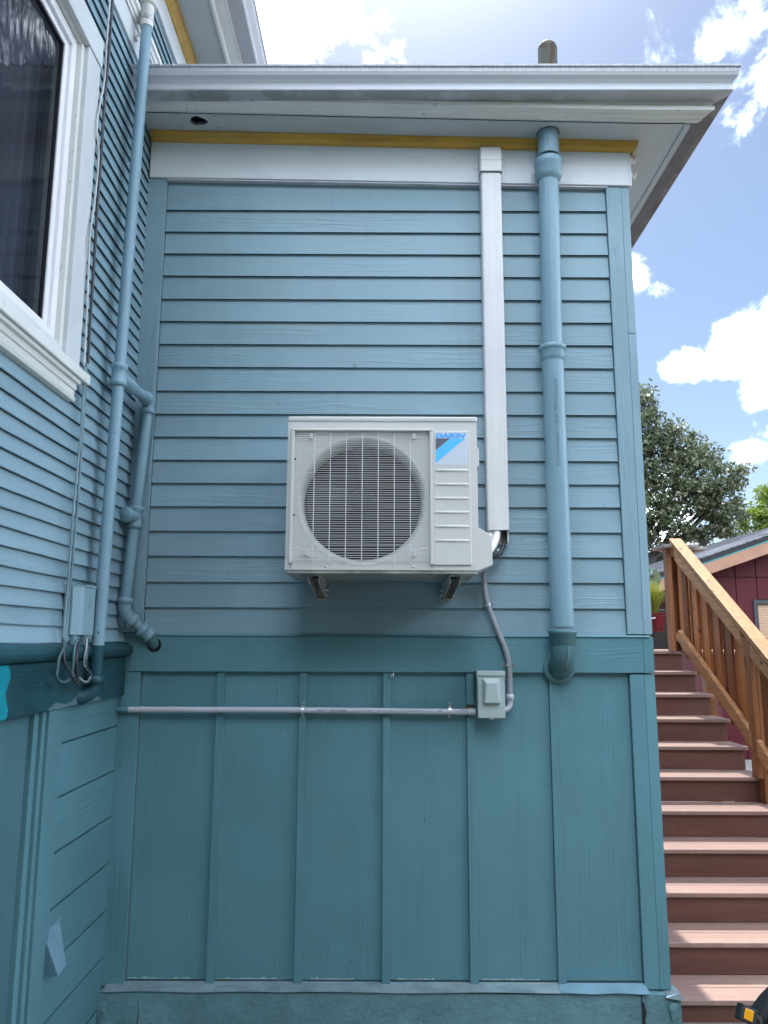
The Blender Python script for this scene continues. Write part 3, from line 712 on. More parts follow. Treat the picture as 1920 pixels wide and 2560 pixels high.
obj('door', MB().box(XL - .059, XL - .008, -1.25, -1.012, GZ + .02, 1.55), m_door, main, bev=.003)

# ================================================================== things on the left wall
A0, A1 = Vector((-1.105, -.365, 4.62)), Vector((-1.105, -.49, 1.655))
aL = lambda z: A0.lerp(A1, (4.62 - z)/(4.62 - 1.655))
pa = thing('drain_pipe', 'tall thin blue drain pipe before the left wall, with a dark lower end', 'pipe', (-1.105, -.49, 1.6), 'painted drain pipes in the corner')
obj('pipe', MB().tube([aL(4.60), aL(4.0), aL(3.4), aL(2.92)], .0238, 20), m_pipe_s, pa)
obj('pipe', MB().tube([aL(2.84), aL(2.3), aL(1.80), aL(1.775)], .0240, 20), m_pipe_s, pa)
obj('lower_pipe', MB().tube([aL(1.775), aL(1.66)], .0245, 20), m_pipe_d, pa, label='dark teal lower end of the pipe')
def along(mb, p0, p1, prof, n=24):
    d = (Vector(p1) - Vector(p0)); return mb.lathe(p0, d, prof, n)
c1 = MB(); along(c1, aL(2.835), aL(2.93), [(.0245, -.002), (.034, 0), (.034, .018), (.031, .021), (.031, .072), (.034, .075), (.034, .094), (.0245, .097)])
B0, B1 = Vector((-1.098, -.052, 2.875)), Vector((-1.140, -.095, 1.965))
c1.tube([aL(2.878), aL(2.878).lerp(B0 + Vector((0, 0, .01)), .45)], .029, 18)
obj('tee_fitting', c1, m_pipe_s, pa)
el = MB(); pts = []
for k in range(8):
    a = R(90*k/7); pts.append(Vector((A1.x - .045*(1-math.cos(a)), A1.y - .035*(1-math.cos(a)), A1.z - .020 - .055*math.sin(a))))
el.tube([A1] + pts + [pts[-1] + Vector((-.03, -.018, -.002))], [.0255]*4 + [.027]*6, 18); along(el, A1 + Vector((0, 0, -.025)), A1 + Vector((0, 0, .02)), [(.025, -.002), (.0325, 0), (.0325, .028), (.025, .032)])
obj('elbow', el, m_pipe_d, pa)
tp = MB().tube([aL(4.585), A0 + Vector((0, .003, .1)), A0 + Vector((0, .02, .6))], .0285, 20); along(tp, aL(4.70) + Vector((0, 0, 0)), aL(4.80), [(.028, -.002), (.038, 0), (.038, .09), (.028, .093)])
obj('upper_pipe', tp, m_pvc, pa, label='white plastic upper end of the pipe')
sp = MB(); along(sp, aL(4.615), aL(4.64), [(.0292, 0), (.031, .001), (.031, .022), (.0292, .023)], 20); sp.box(-1.175, -1.12, -.352, -.349, 4.617, 4.637); obj('strap', sp, m_galv, pa)
st2 = MB().box(-1.163, -1.150, -.37, -.34, 4.535, 4.555).box(-1.163, -1.12, -.372, -.368, 4.54, 4.552); obj('strap', st2, m_galv, pa)

bL = lambda t: B0.lerp(B1, t)
pb = thing('drain_pipe', 'shorter blue branch pipe in the corner with a tee and elbows into the wall', 'pipe', (-1.1, -.06, 1.8), 'painted drain pipes in the corner')
up_el = MB(); s0 = aL(2.878).lerp(B0 + Vector((0, 0, .01)), .45); e0 = B0 + Vector((0, -.035, .022))
up_el.tube([s0, s0.lerp(e0, .6), e0, B0 + Vector((0, -.010, .018)), B0 + Vector((0, 0, 0)), bL(.035)], [.0235, .0235, .029, .030, .029, .028], 18)
along(up_el, bL(.03), bL(.06), [(.028, -.01), (.033, 0), (.033, .014), (.025, .017)]); along(up_el, e0, e0 + (s0 - e0), [(.03, -.004), (.0335, 0), (.0335, .016), (.024, .02)])
obj('elbow', up_el, m_pipe_s, pb)
obj('pipe', MB().tube([bL(.04), bL(.3), bL(.545)], .0240, 20), m_pipe, pb)
te = MB(); along(te, bL(.64), bL(.535), [(.025, -.002), (.034, 0), (.034, .016), (.030, .019), (.030, .078), (.034, .082), (.034, .098), (.025, .10)])
q = bL(.587); te.tube([q, q + Vector((-.012, -.035, .002)), q + Vector((-.02, -.058, .003))], [.03, .031, .031], 18); te.lathe(q + Vector((-.018, -.055, .003)), (-.35, -1, .03), [(.036, 0), (.036, .014), (.030, .020), (.0001, .022)], 20)
obj('tee_fitting', te, m_pipe, pb)
obj('pipe', MB().tube([bL(.63), bL(.8), bL(1.0)], .0240, 20), m_pipe, pb)
J = [B1, Vector((-1.133, -.092, 1.915)), Vector((-1.104, -.075, 1.877)), Vector((-1.040, -.032, 1.812)), Vector((-1.022, -.008, 1.79))]
e3 = MB().tube([B1, Vector((-1.141, -.096, 1.93)), Vector((-1.130, -.090, 1.902)), Vector((-1.112, -.080, 1.884))], .029, 18)
along(e3, bL(.985), bL(1.02), [(.025, -.002), (.034, 0), (.034, .022), (.028, .026)])
along(e3, Vector((-1.118, -.083, 1.888)), J[3], [(.028, -.002), (.034, 0), (.034, .022), (.025, .026)]); obj('elbow', e3, m_pipe, pb)
obj('pipe', MB().tube([J[2], J[3]], .0238, 18), m_pipe, pb)
e4 = MB(); along(e4, Vector((-1.078, -.058, 1.850)), J[3], [(.025, -.002), (.034, 0), (.034, .018), (.030, .022), (.030, .045), (.0335, .048), (.0335, .06), (.026, .064)]); obj('coupling', e4, m_pipe, pb)
obj('lower_pipe', MB().tube([Vector((-1.048, -.037, 1.82)), J[3], Vector((-1.034, -.026, 1.796)), Vector((-1.026, -.012, 1.780)), Vector((-1.022, .003, 1.772))], [.025, .026, .026, .026, .026], 18), m_pipe_t, pb)
obj('pipe_hole', MB().lathe((-1.022, -.0225, 1.774), (0, -1, 0), [(.0001, 0), (.031, .0008), (.0305, .0015)], 20), m_dark, pb)

tb = thing('telephone_box', 'small painted plastic utility box with a chamfered cover on the left wall', 'utility box', (XL, -.6, 1.78))
obj('back_plate', MB().box(XL + .004, XL + .026, -.672, -.512, 1.792, 1.998), m_telecom, tb, bev=.003)
cvp = [(XL + .027, -.668), (XL + .036, -.668), (XL + .047, -.640), (XL + .060, -.628), (XL + .062, -.520), (XL + .054, -.512), (XL + .027, -.512)]
obj('cover', MB().prism([(p[0], p[1]) for p in cvp], 'z', 1.815, 1.992), m_telecom, tb, bev=.003)
obj('lid_edge', MB().box(XL + .028, XL + .064, -.63, -.514, 1.993, 1.999).box(XL + .028, XL + .046, -.662, -.632, 1.992, 1.996), m_telecom, tb)
obj('cable_skirt', MB().box(XL + .027, XL + .045, -.650, -.600, 1.778, 1.814).box(XL + .027, XL + .052, -.575, -.53, 1.776, 1.8145).box(XL + .027, XL + .034, -.6, -.575, 1.79, 1.8145), m_telecom, tb, bev=.002)
for z in (1.955, 1.925, 1.85, 1.815): obj('hinge', MB().tube([(XL + .018, -.677, z), (XL + .018, -.677, z + .012)], .006, 8), m_telecom, tb)
for k in range(3): obj('vent_mark', MB().box(XL + .0622, XL + .0628, -.575, -.562, 1.935 - k*.009, 1.938 - k*.009), m_pale, tb)

bk = [(-1.145,-.691,4.6),(-1.145,-.691,4.428),(-1.145,-.691,4.19),(-1.145,-.697,3.987),(-1.145,-.698,3.792),(-1.145,-.693,3.699),(-1.145,-.698,3.517),(-1.145,-.692,3.289),(-1.145,-.69,3.065),(-1.145,-.684,2.846),(-1.145,-.673,2.591),(-1.145,-.675,2.308),(-1.145,-.681,2.124),(-1.145,-.689,2.002),(-1.145,-.694,1.91),(-1.145,-.705,1.807),(-1.135,-.72,1.775)]
wt = [(-1.142,-.70,4.6),(-1.142,-.702,4.39),(-1.142,-.705,4.205),(-1.142,-.70,4.045),(-1.142,-.742,3.815),(-1.142,-.708,3.72),(-1.14,-.707,3.62),(-1.14,-.722,3.45),(-1.138,-.742,3.34),(-1.138,-.735,3.23),(-1.138,-.720,3.03),(-1.138,-.712,2.82),(-1.135,-.715,2.56),(-1.13,-.742,2.31),(-1.13,-.748,2.115),(-1.13,-.745,1.998),(-1.13,-.752,1.88),(-1.128,-.762,1.80)]
def smooth(pts, k=4):
    P = [Vector(p) for p in pts]; o = []
    for i in range(len(P)-1):
        p0, p1, p2, p3 = P[max(i-1, 0)], P[i], P[i+1], P[min(i+2, len(P)-1)]
        for j in range(k):
            t = j/k; o.append(.5*((2*p1) + (p2-p0)*t + (2*p0-5*p1+4*p2-p3)*t*t + (3*p1-p0-3*p2+p3)*t**3))
    o.append(P[-1]); return o
cb = thing('cable', 'dark grey cable running down the left wall to the utility box', 'cable', (XL, -.69, 1.8), 'cables on the left wall')
obj('upper_run', MB().tube(smooth([(x + .004, y + .004, z) for x, y, z in bk[:10]]), .0060, 8), m_cable_b, cb); obj('lower_run', MB().tube(smooth(bk[9:]), .0052, 8), m_cable_p, cb)
cw = thing('cable', 'pale cable with a bend, paired with the dark cable on the left wall', 'cable', (XL, -.74, 1.8), 'cables on the left wall')
obj('upper_run', MB().tube(smooth([(x, y - .010, z) for x, y, z in wt[:12]]), .0040, 8), m_cable_w, cw); obj('lower_run', MB().tube(smooth(wt[11:]), .0046, 8), m_cable_p, cw)
l1 = [(-1.12,-.775,1.80),(-1.105,-.80,1.775),(-1.105,-.837,1.736),(-1.105,-.845,1.7),(-1.105,-.847,1.676),(-1.105,-.82,1.658),(-1.105,-.777,1.651),(-1.105,-.741,1.659),(-1.105,-.718,1.675),(-1.105,-.714,1.708),(-1.108,-.70,1.774),(-1.12,-.64,1.80)]
l2 = [(-1.115,-.79,1.795),(-1.1,-.801,1.721),(-1.1,-.758,1.69),(-1.1,-.708,1.655),(-1.1,-.672,1.639),(-1.1,-.672,1.656),(-1.1,-.689,1.694),(-1.1,-.70,1.733),(-1.12,-.63,1.80)]
l3 = [(-1.12,-.56,1.80),(-1.105,-.60,1.765),(-1.105,-.611,1.71),(-1.105,-.556,1.679),(-1.105,-.539,1.662),(-1.105,-.564,1.644),(-1.105,-.607,1.647),(-1.105,-.65,1.662),(-1.11,-.685,1.671)]
l4 = [(-1.12,-.55,1.80),(-1.1,-.60,1.76),(-1.095,-.616,1.708),(-1.095,-.571,1.677),(-1.095,-.561,1.658),(-1.095,-.587,1.642),(-1.095,-.632,1.643),(-1.1,-.682,1.659)]
cl = thing('cable_loops', 'tangle of looped cables hanging below the utility box over the dark band', 'cables', (XL, -.7, 1.64))
for L_, m_, r_ in ((l1, m_cable_d, .0052), (l2, m_cable_b, .0056), (l3, m_cable_w, .0030), (l4, m_cable_d, .0032)): obj('loop', MB().tube(smooth(L_), r_, 8), m_, cl)
obj('cable_clip', MB().box(-1.147, -1.118, -.80, -.765, 1.755, 1.768), m_cable_b, cl, bev=.002)

vh = thing('vent_hood', 'small bent sheet metal flap fixed low on the left teal wall', 'vent hood', (XL, -.58, .65))
a_, b_, c_, p_, q_ = (XL+.005, -.646, .795), (XL+.005, -.513, .796), (XL+.006, -.640, .653), (XL+.070, -.66, .668), (XL+.066, -.585, .672)
v_ = MB(); v_.add([a_, b_, q_, p_], [(0, 1, 2, 3)]); v_.add([a_, p_, c_], [(0, 1, 2)]); v_.add([b_, q_, (XL+.006, -.52, .66)], [(0, 2, 1)])
hv = obj('flap', v_, m_vhood, vh); sm = hv.modifiers.new('sheet', 'SOLIDIFY'); sm.thickness = .0016; sm.offset = 0
obj('flange', MB().box(XL + .0045, XL + .007, -.65, -.505, .795, .806), m_vhood, vh)

# ================================================================== things on the front wall
# cast iron vent pipe, bottom elbow to rusty top
vp = thing('vent_pipe', 'thick blue cast iron vent pipe with collars beside the white duct', 'pipe', (.785, -.09, 1.64))
vx, vy = .785, -.088
def seg(z0, z1, r, m_, x0=vx, x1=vx): return obj('pipe', MB().tube([(x0, vy, z0), ((x0+x1)/2, vy, (z0+z1)/2), (x1, vy, z1)], r, 32), m_, vp)
seg(1.86, 3.09, .0505, m_pipe, .786, .783); seg(3.14, 4.0, .0475, m_pipe, .783, .793); seg(4.13, 4.30, .0505, m_pipe, .797, .799)
hub = [(.0495, -.022), (.056, -.008), (.058, .0), (.058, .030), (.060, .034), (.064, .038), (.064, .052), (.058, .058), (.048, .060)]
o = obj('collar', MB().lathe((.783, vy, 3.098), (0, 0, 1), hub, 36), m_pipe, vp)
o = obj('collar', MB().lathe((.794, vy, 4.022), (0, 0, 1), [(.047, -.03), (.056, -.018), (.0645, .0), (.0645, .05), (.0665, .054), (.0665, .082), (.060, .088), (.050, .090)], 36), m_pipe, vp)
o = obj('collar', MB().lathe((.786, vy, 1.785), (0, 0, 1), [(.0495, -.008), (.057, .0), (.057, .040), (.062, .044), (.062, .060), (.052, .064)], 36), m_pipe_t, vp)
eb = MB(); pts = [(vx, vy, 1.80)] + [(vx, vy + .105*(1-math.cos(R(a))), 1.772 - .095*math.sin(R(a))) for a in range(0, 91, 10)]
eb.tube(pts, .0525, 32); obj('elbow', eb, m_pipe_t, vp)
obj('wall_flange', MB().lathe((vx - .006, -.004, 1.683), (0, -1, 0), [(.072, 0), (.072, .022), (.068, .026), (.05, .028)], 36), m_pipe_t, vp)
obj('seam', MB().tube([(.772, vy - .0470, 3.16), (.782, vy - .0470, 3.99)], .0016, 6).tube([(.787, vy - .0502, 4.13), (.789, vy - .0502, 4.30)], .0016, 6).tube([(.795, vy - .054, 1.80), (.795, vy - .052, 1.74), (.795, vy - .025, 1.688), (.795, vy + .005, 1.674)], .0022, 6), m_pipe, vp)
obj('soffit_gap', MB().lathe((.799, vy, zs(.799) - .0015), (0, 0, -1), [(.0508, 0), (.0555, .0003)], 32), m_dark, vp)
sk = MB(); sk.tube([(.806, vy, 4.30), (.808, vy, 4.55), (.810, vy, 4.715)], .0475, 32, cap=False)
sk.lathe((.810, vy, 4.714), (.25, -.1, 1), [(.0478, 0), (.046, .016), (.037, .030), (.022, .037), (.0001, .040)], 32); obj('rusty_stack', sk, m_rust, vp, label='rusty green top of the pipe above the gutter')
cast = text_mesh('STOCKHAM PIPE & FITTINGS CO', .0215, m_pipe, bold=.0003, extrude=.0016)
Mx = Matrix.Translation((.7735, vy - .0510, 2.985)) @ Matrix.Rotation(R(0), 4, 'Z') @ Matrix.Rotation(R(90), 4, 'Y') @ Matrix.Rotation(R(90), 4, 'X')
wdt = max(v.co.x for v in cast.vertices) - min(v.co.x for v in cast.vertices)
cast.transform(Matrix.Diagonal((.405/wdt, 1, 1, 1))); xform(cast, Mx); obj('cast_lettering', cast, m_pipe, vp)

# line set cover
ld = thing('duct_cover', 'straight white plastic duct cover running down the wall to the heat pump', 'duct', (.52, 0, 2.24))
dx0, dx1, dy = .468, .568, -.068
dp = [(dx0, .0), (dx0, dy + .010), (dx0 + .003, dy + .003), (dx0 + .010, dy), (dx1 - .010, dy), (dx1 - .003, dy + .003), (dx1, dy + .010), (dx1, .0), (dx1 - .004, .0), (dx1 - .004, dy + .012), (dx1 - .012, dy + .004), (dx0 + .012, dy + .004), (dx0 + .004, dy + .012), (dx0 + .004, .0)]
obj('channel', MB().prism(dp, 'z', 2.292, 4.060), m_duct, ld)
for x in (.485, .496, .535, .552): obj('groove', MB().box(x, x + .0012, dy - .0003, dy + .0002, 2.295, 4.055), m_conduit, ld)
obj('back_channel', MB().box(.472, .566, -.012, -.009, 2.232, 4.06).box(.560, .565, -.052, -.0125, 2.235, 2.2918), m_duct, ld)
hp = [(.463, .0), (.463, -.070), (.470, -.077), (.566, -.077), (.573, -.070), (.573, .0)]
hd = MB(); n = len(hp)
lv = [(4.062, 0, 0), (4.118, 0, 0), (4.175, .002, .004), (4.196, .004, .012), (4.208, .010, .03)]
vsx = []
for z, s_, dyy in lv: vsx += [(x + (s_ if x < .52 else -s_), min(0, y + (dyy if y < -.05 else 0)), z) for x, y in hp]
hd.add(vsx, [(j*n+k, j*n+k+1, (j+1)*n+k+1, (j+1)*n+k) for j in range(len(lv)-1) for k in range(n-1)]); hd.add(vsx[-n:], [tuple(range(n))]); hd.add(vsx[:n], [tuple(range(n))[::-1]])
obj('wall_cap', hd, m_duct, ld)
obj('cap_seam', MB().box(.4625, .5735, -.0776, -.0768, 4.118, 4.1195), m_lgrey, ld); obj('cap_seam', MB().box(.466, .571, -.0735, -.060, 4.0585, 4.0615), m_lgrey, ld)
obj('cap_tab', MB().box(.444, .4625, -.031, -.028, 4.10, 4.16), m_duct, ld, bev=.001)
obj('screw', MB().lathe((.4655, -.0655, 4.085), (-.6, -1, 0), [(.006, 0), (.004, .002), (.0001, .002)], 8), m_lgrey, ld); obj('screw', MB().lathe((.5715, -.0755, 4.085), (.6, -1, 0), [(.004, 0), (.0001, .002)], 8), m_lgrey, ld)

# ------------------------------------------------------------------ heat pump
ac = thing('heat_pump', 'off white outdoor heat pump with a round fan grille and blue logo on the wall', 'heat pump', (-.01, -.27, 2.07))
yf, yb = -.450, -.095
ax0, ax1, az0, az1 = -.394, .379, 2.074, 2.706
fc = (-.088, 2.357); fr = .257
body = MB()
body.box(ax0, ax1, yf + .12, yb, az0 + .004, az1 - .012)                      # rear of the casing (behind the fan)
body.box(ax0, ax0 + .012, yf + .001, yf + .1195, az0 + .004, az1 - .012); body.box(.200, ax1, yf + .001, yf + .1195, az0 + .004, az1 - .012)
body.box(ax0 + .0125, .1995, yf + .001, yf + .1195, az0 + .004, az0 + .012); body.box(ax0 + .0125, .1995, yf + .001, yf + .1195, az1 - .024, az1 - .0125)
obj('casing', body, m_ac, ac)
fp = MB(); N = 96
x0, x1, z0, z1 = ax0, .198, az0, az1 - .022
def edge(a):
    c_, s_ = math.cos(a), math.sin(a)
    tx = ((x1 - fc[0]) if c_ > 0 else (fc[0] - x0))/max(abs(c_), 1e-6); tz = ((z1 - fc[1]) if s_ > 0 else (fc[1] - z0))/max(abs(s_), 1e-6)
    t = min(tx, tz); return (fc[0] + t*c_, fc[1] + t*s_)
angs = sorted([2*math.pi*k/N for k in range(N)] + [math.atan2(cz - fc[1], cx - fc[0]) % (2*math.pi) for cx in (x0, x1) for cz in (z0, z1)])
M_ = len(angs); rin = [(fc[0] + fr*math.cos(a), fc[1] + fr*math.sin(a)) for a in angs]; ro = [edge(a) for a in angs]
fp.add([(x, yf, z) for x, z in rin] + [(x, yf, z) for x, z in ro], [(k, M_+k, M_+(k+1) % M_, (k+1) % M_) for k in range(M_)])
fp.add([(x1, yf, z0), (ax1, yf, z0), (ax1, yf, z1), (x1, yf, z1)], [(0, 1, 2, 3)])
front = obj('front_panel', fp, m_ac, ac)
bm_ = MB(); bm_.lathe((fc[0], yf, fc[1]), (0, 1, 0), [(fr, 0), (.252, .004), (.246, .012), (.242, .03), (.241, .10)], 96); obj('fan_shroud', bm_, m_ac, front)
ob = MB(); ob.lathe((fc[0], yf + .0, fc[1]), (0, 1, 0), [(.2575, .0), (.262, -.0012), (.265, -.0013), (.269, -.0002)], 96); obj('shroud_ring', ob, m_ac, front)
cd = MB(); cd.lathe((fc[0], yf + .1, fc[1]), (0, 1, 0), [(.2409, 0), (.0001, .0)], 48); obj('coil', cd, m_fin, ac)
fan = obj('fan', MB().lathe((fc[0], yf + .05, fc[1]), (0, -1, 0), [(.055, -.04), (.055, .0), (.045, .012), (.02, .016), (.0001, .017)], 32), m_fan, ac)
for k in range(3):
    bl = MB(); vs = []
    for i in range(9):
        for j in range(5):
            rr = .05 + (.228 - .05)*j/4; a = R(120*k + 20) + R(78)*(i/8) * (1 - .15*j/4) + R(14)*j/4
            vs.append((fc[0] + rr*math.cos(a), yf + .085 - .055*(i/8), fc[1] + rr*math.sin(a)))
    bl.add(vs, [(i*5+j, (i+1)*5+j, (i+1)*5+j+1, i*5+j+1) for i in range(8) for j in range(4)], 0, True); obj('fan_blade', bl, m_fan, fan)
# wire guard
gx0, gx1, gz0, gz1 = -.366, .186, 2.101, 2.634
gw = MB(); nh = 58
for i in range(nh):
    z = gz0 + .012 + (gz1 - gz0 - .016)*i/(nh-1)
    if i in (4, 6): pts = [(gx0, yf - .012, z - .004), (gx0 + .02, yf - .012, z - .004), (gx0 + .035, yf - .012, z + .002), (gx1 - .05, yf - .012, z + .002), (gx1 - .03, yf - .012, z - .004), (gx1, yf - .012, z - .004)]
    else:
        d = .0008*math.sin(i*2.1); pts = [(gx0, yf - .012, z), (gx0 + .2, yf - .0125, z + d), (gx1 - .15, yf - .0125, z - d), (gx1, yf - .012, z)]
    gw.tube(pts, .00095, 6, cap=False)
guard = obj('wire_grille', gw, m_wire, ac); guard['kind'] = 'stuff'
for i in range(7):
    x = -.283 + .0648*i
    if x < gx1 - .01: obj('cross_wire', MB().tube([(x, yf - .003, gz0 - .006), (x, yf - .010, gz0 + .004), (x, yf - .0098, gz1 - .006), (x, yf - .003, gz1 + .002)], .0016, 6), m_wire, ac)
obj('grille_frame', MB().box(gx0 - .012, gx0 + .002, yf - .020, yf - .0005, gz0 - .002, gz1 + .006).box(gx0 - .012, gx1 + .012, yf - .020, yf - .0005, gz1 + .0065, gz1 + .016), m_ac, ac, bev=.003)
obj('divider', MB().box(gx1 - .002, gx1 + .013, yf - .018, yf - .0005, gz0 - .006, gz1 + .006), m_ac, ac, bev=.003)
for x, z in ((-.298, 2.617), (.120, 2.617), (-.305, 2.137), (.120, 2.137)):
    obj('grille_clip', MB().box(x - .006, x + .006, yf - .017, yf - .001, z - .010, z + .012).box(x - .022 if x < 0 else x + .0065, x - .0065 if x < 0 else x + .022, yf - .004, yf - .001, z - .006, z + .005), m_ac, ac, bev=.001)
for z in (2.52, 2.29): obj('grille_tie', MB().box(gx0 + .002, gx0 + .009, yf - .016, yf - .010, z, z + .006), m_black, ac)
# service panel
px0, px1, pz0, pz1 = .1995, .350, 2.094, 2.645
pn = obj('service_panel', MB().box(px0, px1, yf - .007, yf - .0005, pz0, pz1), m_ac, ac, bev=.0035, seg=3)
for i in range(6):
    z = 2.479 - .0574*i; rb = MB(); rx0, rx1 = .206, .341
    prf = [(yf - .0072, z - .006), (yf - .0105, z - .0035), (yf - .0115, z), (yf - .0105, z + .0035), (yf - .0072, z + .006)]
    rb.add([(rx0 + .004*(1 if 0 < k < 4 else 0), *p) for k, p in enumerate(prf)] + [(rx1 - .004*(1 if 0 < k < 4 else 0), *p) for k, p in enumerate(prf)], [(k, k+1, 6+k, 5+k) for k in range(4)] + [(0, 1, 2, 3, 4)[::-1], (5, 6, 7, 8, 9)], 0, True)
    obj('rib', rb, m_ac, pn)
lg_ = obj('logo_plate', MB().box(.208, .342, yf - .0078, yf - .0071, 2.502, 2.635), m_lpane, pn)
yl = yf - .0082
t1 = MB(); t1.add([(.2095, yl, 2.612), (.268, yl, 2.612), (.2095, yl, 2.562)], [(0, 2, 1)]); obj('logo_corner', t1, m_lgrey, lg_)
t2 = MB(); t2.add([(.2695, yl, 2.612), (.330, yl, 2.612), (.2095, yl, 2.508), (.2095, yl, 2.560)], [(0, 3, 2, 1)]); obj('logo_stripe', t2, m_lblue2, lg_)
lt = text_mesh('DAIKIN', .0255, m_lblue, shear=.22, bold=.0014, extrude=.0003)
mnx = min(v.co.x for v in lt.vertices); mxx = max(v.co.x for v in lt.vertices)
lt.transform(Matrix.Translation((-mnx, 0, 0))); lt.transform(Matrix.Diagonal((.122/(mxx - mnx), .98, 1, 1)))
xform(lt, Matrix.Translation((.2095, yl - .0002, 2.6155)) @ Matrix.Rotation(R(90), 4, 'X')); obj('logo_lettering', lt, m_lblue, lg_)
obj('lid', MB().box(ax0 - .002, ax1 + .002, yf - .003, yb + .002, az1 - .022, az1), m_ac, ac, bev=.006, seg=3)
obj('lid_seam', MB().box(ax0 + .001, ax1 - .001, yf - .0012, yf + .002, az1 - .0235, az1 - .0221), m_conduit, ac)
obj('base_pan', MB().box(ax0 + .004, ax1 - .004, yf + .004, yb - .004, az0 - .014, az0 + .0035), m_ac_pan, ac, bev=.003)
for x in (-.232, .118): obj('screw', MB().lathe((x, yf, az0 + .013), (0, -1, 0), [(.005, 0), (.005, .0015), (.003, .003), (.0001, .003)], 10), m_zinc, ac)
# right side: valve cover and handle
vc = MB(); cpz = [(ax1, 2.248), (ax1 + .055, 2.214), (ax1 + .055, 2.096), (ax1, 2.074)]
vc.add([(x, yf + .006, z) for x, z in cpz] + [(x, yb - .05, z) for x, z in cpz], [(0, 1, 2, 3)[::-1], (4, 5, 6, 7), (0, 1, 5, 4), (1, 2, 6, 5), (2, 3, 7, 6)]); obj('valve_cover', vc, m_ac, ac, bev=.003)
hc = MB(); cpz = [(ax1, 2.607), (ax1 + .015, 2.584), (ax1 + .015, 2.512), (ax1, 2.512)]
hc.add([(x, yf + .06, z) for x, z in cpz] + [(x, yb - .10, z) for x, z in cpz], [(0, 1, 2, 3)[::-1], (4, 5, 6, 7), (0, 1, 5, 4), (1, 2, 6, 5), (2, 3, 7, 6)]); obj('carry_handle', hc, m_ac, ac, bev=.002)
obj('handle_recess', MB().box(ax1 - .001, ax1 + .010, yf + .062, yb - .102, 2.494, 2.511), m_black, ac)

# brackets under the unit
def bracket(x0, x1, label):
    t = thing('wall_bracket', label, 'bracket', ((x0+x1)/2, -.02, 1.98), 'steel brackets carrying the heat pump')
    zt = 2.0585; th = .0028
    obj('top_channel', MB().box(x0, x1, -.425, -.012, zt - th, zt).box(x0, x0 + th, -.425, -.012, zt - .020, zt - th).box(x1 - th, x1, -.425, -.012, zt - .020, zt - th), m_galv, t)
    for xs_ in (x0 + .0031, x1 - .0031 - th):
        sd = MB(); pr = [(-.415, zt - .021), (-.415, zt - .034), (-.045, 1.985), (-.013, 1.985), (-.013, zt - .021)]
        sd.add([(xs_, *p) for p in pr] + [(xs_ + th, *p) for p in pr], [(0, 1, 2, 3, 4)[::-1], (5, 6, 7, 8, 9)] + [(k, (k+1) % 5, 5 + (k+1) % 5, 5 + k) for k in range(5)]); obj('gusset', sd, m_galv, t)
    obj('wall_plate', MB().box(x0 + .0065, x1 - .0065, -.016, -.010, 1.976, zt - .003), m_galv, t)
    obj('foot_lip', MB().box(x0 + .003, x1 - .003, -.044, -.0165, 1.977, 1.984), m_ac_pan, t)
    for z in (2.02, 1.998):
        for sx, xs_ in ((-1, x0 + .003), (1, x1 - .003)): obj('bolt', MB().lathe((xs_, -.035, z), (sx, 0, 0), [(.006, 0), (.006, .004), (.0035, .006), (.0035, .011), (.0001, .012)], 8), m_zinc, t)
    obj('rubber_pad', MB().box(x0 + .012, x1 - .012, -.36, -.30, zt - .010, zt - .0030), m_black, t)
    obj('pad_top', MB().box(x0 + .004, x1 - .004, -.40, -.14, zt + .0003, zt + .0014), m_black, t)
bracket(-.304, -.256, 'left steel bracket under the heat pump, below the fan')
bracket(.262, .310, 'right steel bracket under the heat pump, below the logo side')

# refrigerant lines and control cable between duct and unit
rl = thing('refrigerant_lines', 'pair of white wrapped refrigerant pipes curving from the duct into the unit', 'pipes', (.46, -.12, 2.2))
for (dx, dy_) in ((-.022, -.035), (.008, -.045)):
    pts = smooth([(.505 + dx*1.0, dy_, 2.33), (.505 + dx, dy_ - .002, 2.285), (.494 + dx, dy_ - .02, 2.245), (.470 + dx, dy_ - .07, 2.205), (.436 + dx*.5, dy_ - .11, 2.165), (.40, -.20, 2.14)], 3)
    obj('pipe_wrap', MB().tube(pts, .0165, 14), m_insul, rl)
    obj('tape_edge', MB().tube([pts[5], pts[6]], .0172, 14), m_insul, rl)
obj('zip_tie', MB().box(.502, .512, -.11, -.104, 2.193, 2.199), m_insul, rl, bev=.001)
tag(obj('control_cable', MB().tube(smooth([(.548, -.03, 2.33), (.548, -.032, 2.26), (.541, -.04, 2.22), (.522, -.055, 2.185), (.490, -.08, 2.165), (.455, -.12, 2.160), (.40, -.18, 2.16)]), .0085, 10), m_black), 'black control cable looping out of the duct end beside the unit', 'cable')

# disconnect box
db = thing('disconnect_box', 'grey metal electrical disconnect box with an embossed front on the teal wall', 'electrical box', (.467, 0, 1.47))
x0, x1, z0, z1, yb_ = .407, .527, 1.469, 1.668, -.006
obj('body', MB().box(x0 + .003, x1 - .003, yb_, -.082, z0 + .003, z1 - .006), m_box, db, bev=.002)
cv = MB(); cv.box(x0 + .001, x1 - .001, -.0825, -.094, z0, z1 - .021); cvo = obj('cover', cv, m_box, db, bev=.003)
obj('rain_lid', MB().box(x0 - .002, x1 + .002, -.004, -.099, z1 - .020, z1).box(x0 - .002, x0 + .001, -.03, -.098, z1 - .036, z1 - .0205).box(x1 - .001, x1 + .002, -.03, -.098, z1 - .036, z1 - .0205), m_box, db, bev=.002)
em = MB(); o_ = [(.428, 1.638), (.506, 1.638), (.506, 1.530), (.428, 1.530)]; i_ = [(.444, 1.618), (.490, 1.618), (.498, 1.534), (.436, 1.534)]; m1 = [(.431, 1.634), (.503, 1.634), (.5045, 1.531), (.4295, 1.531)]
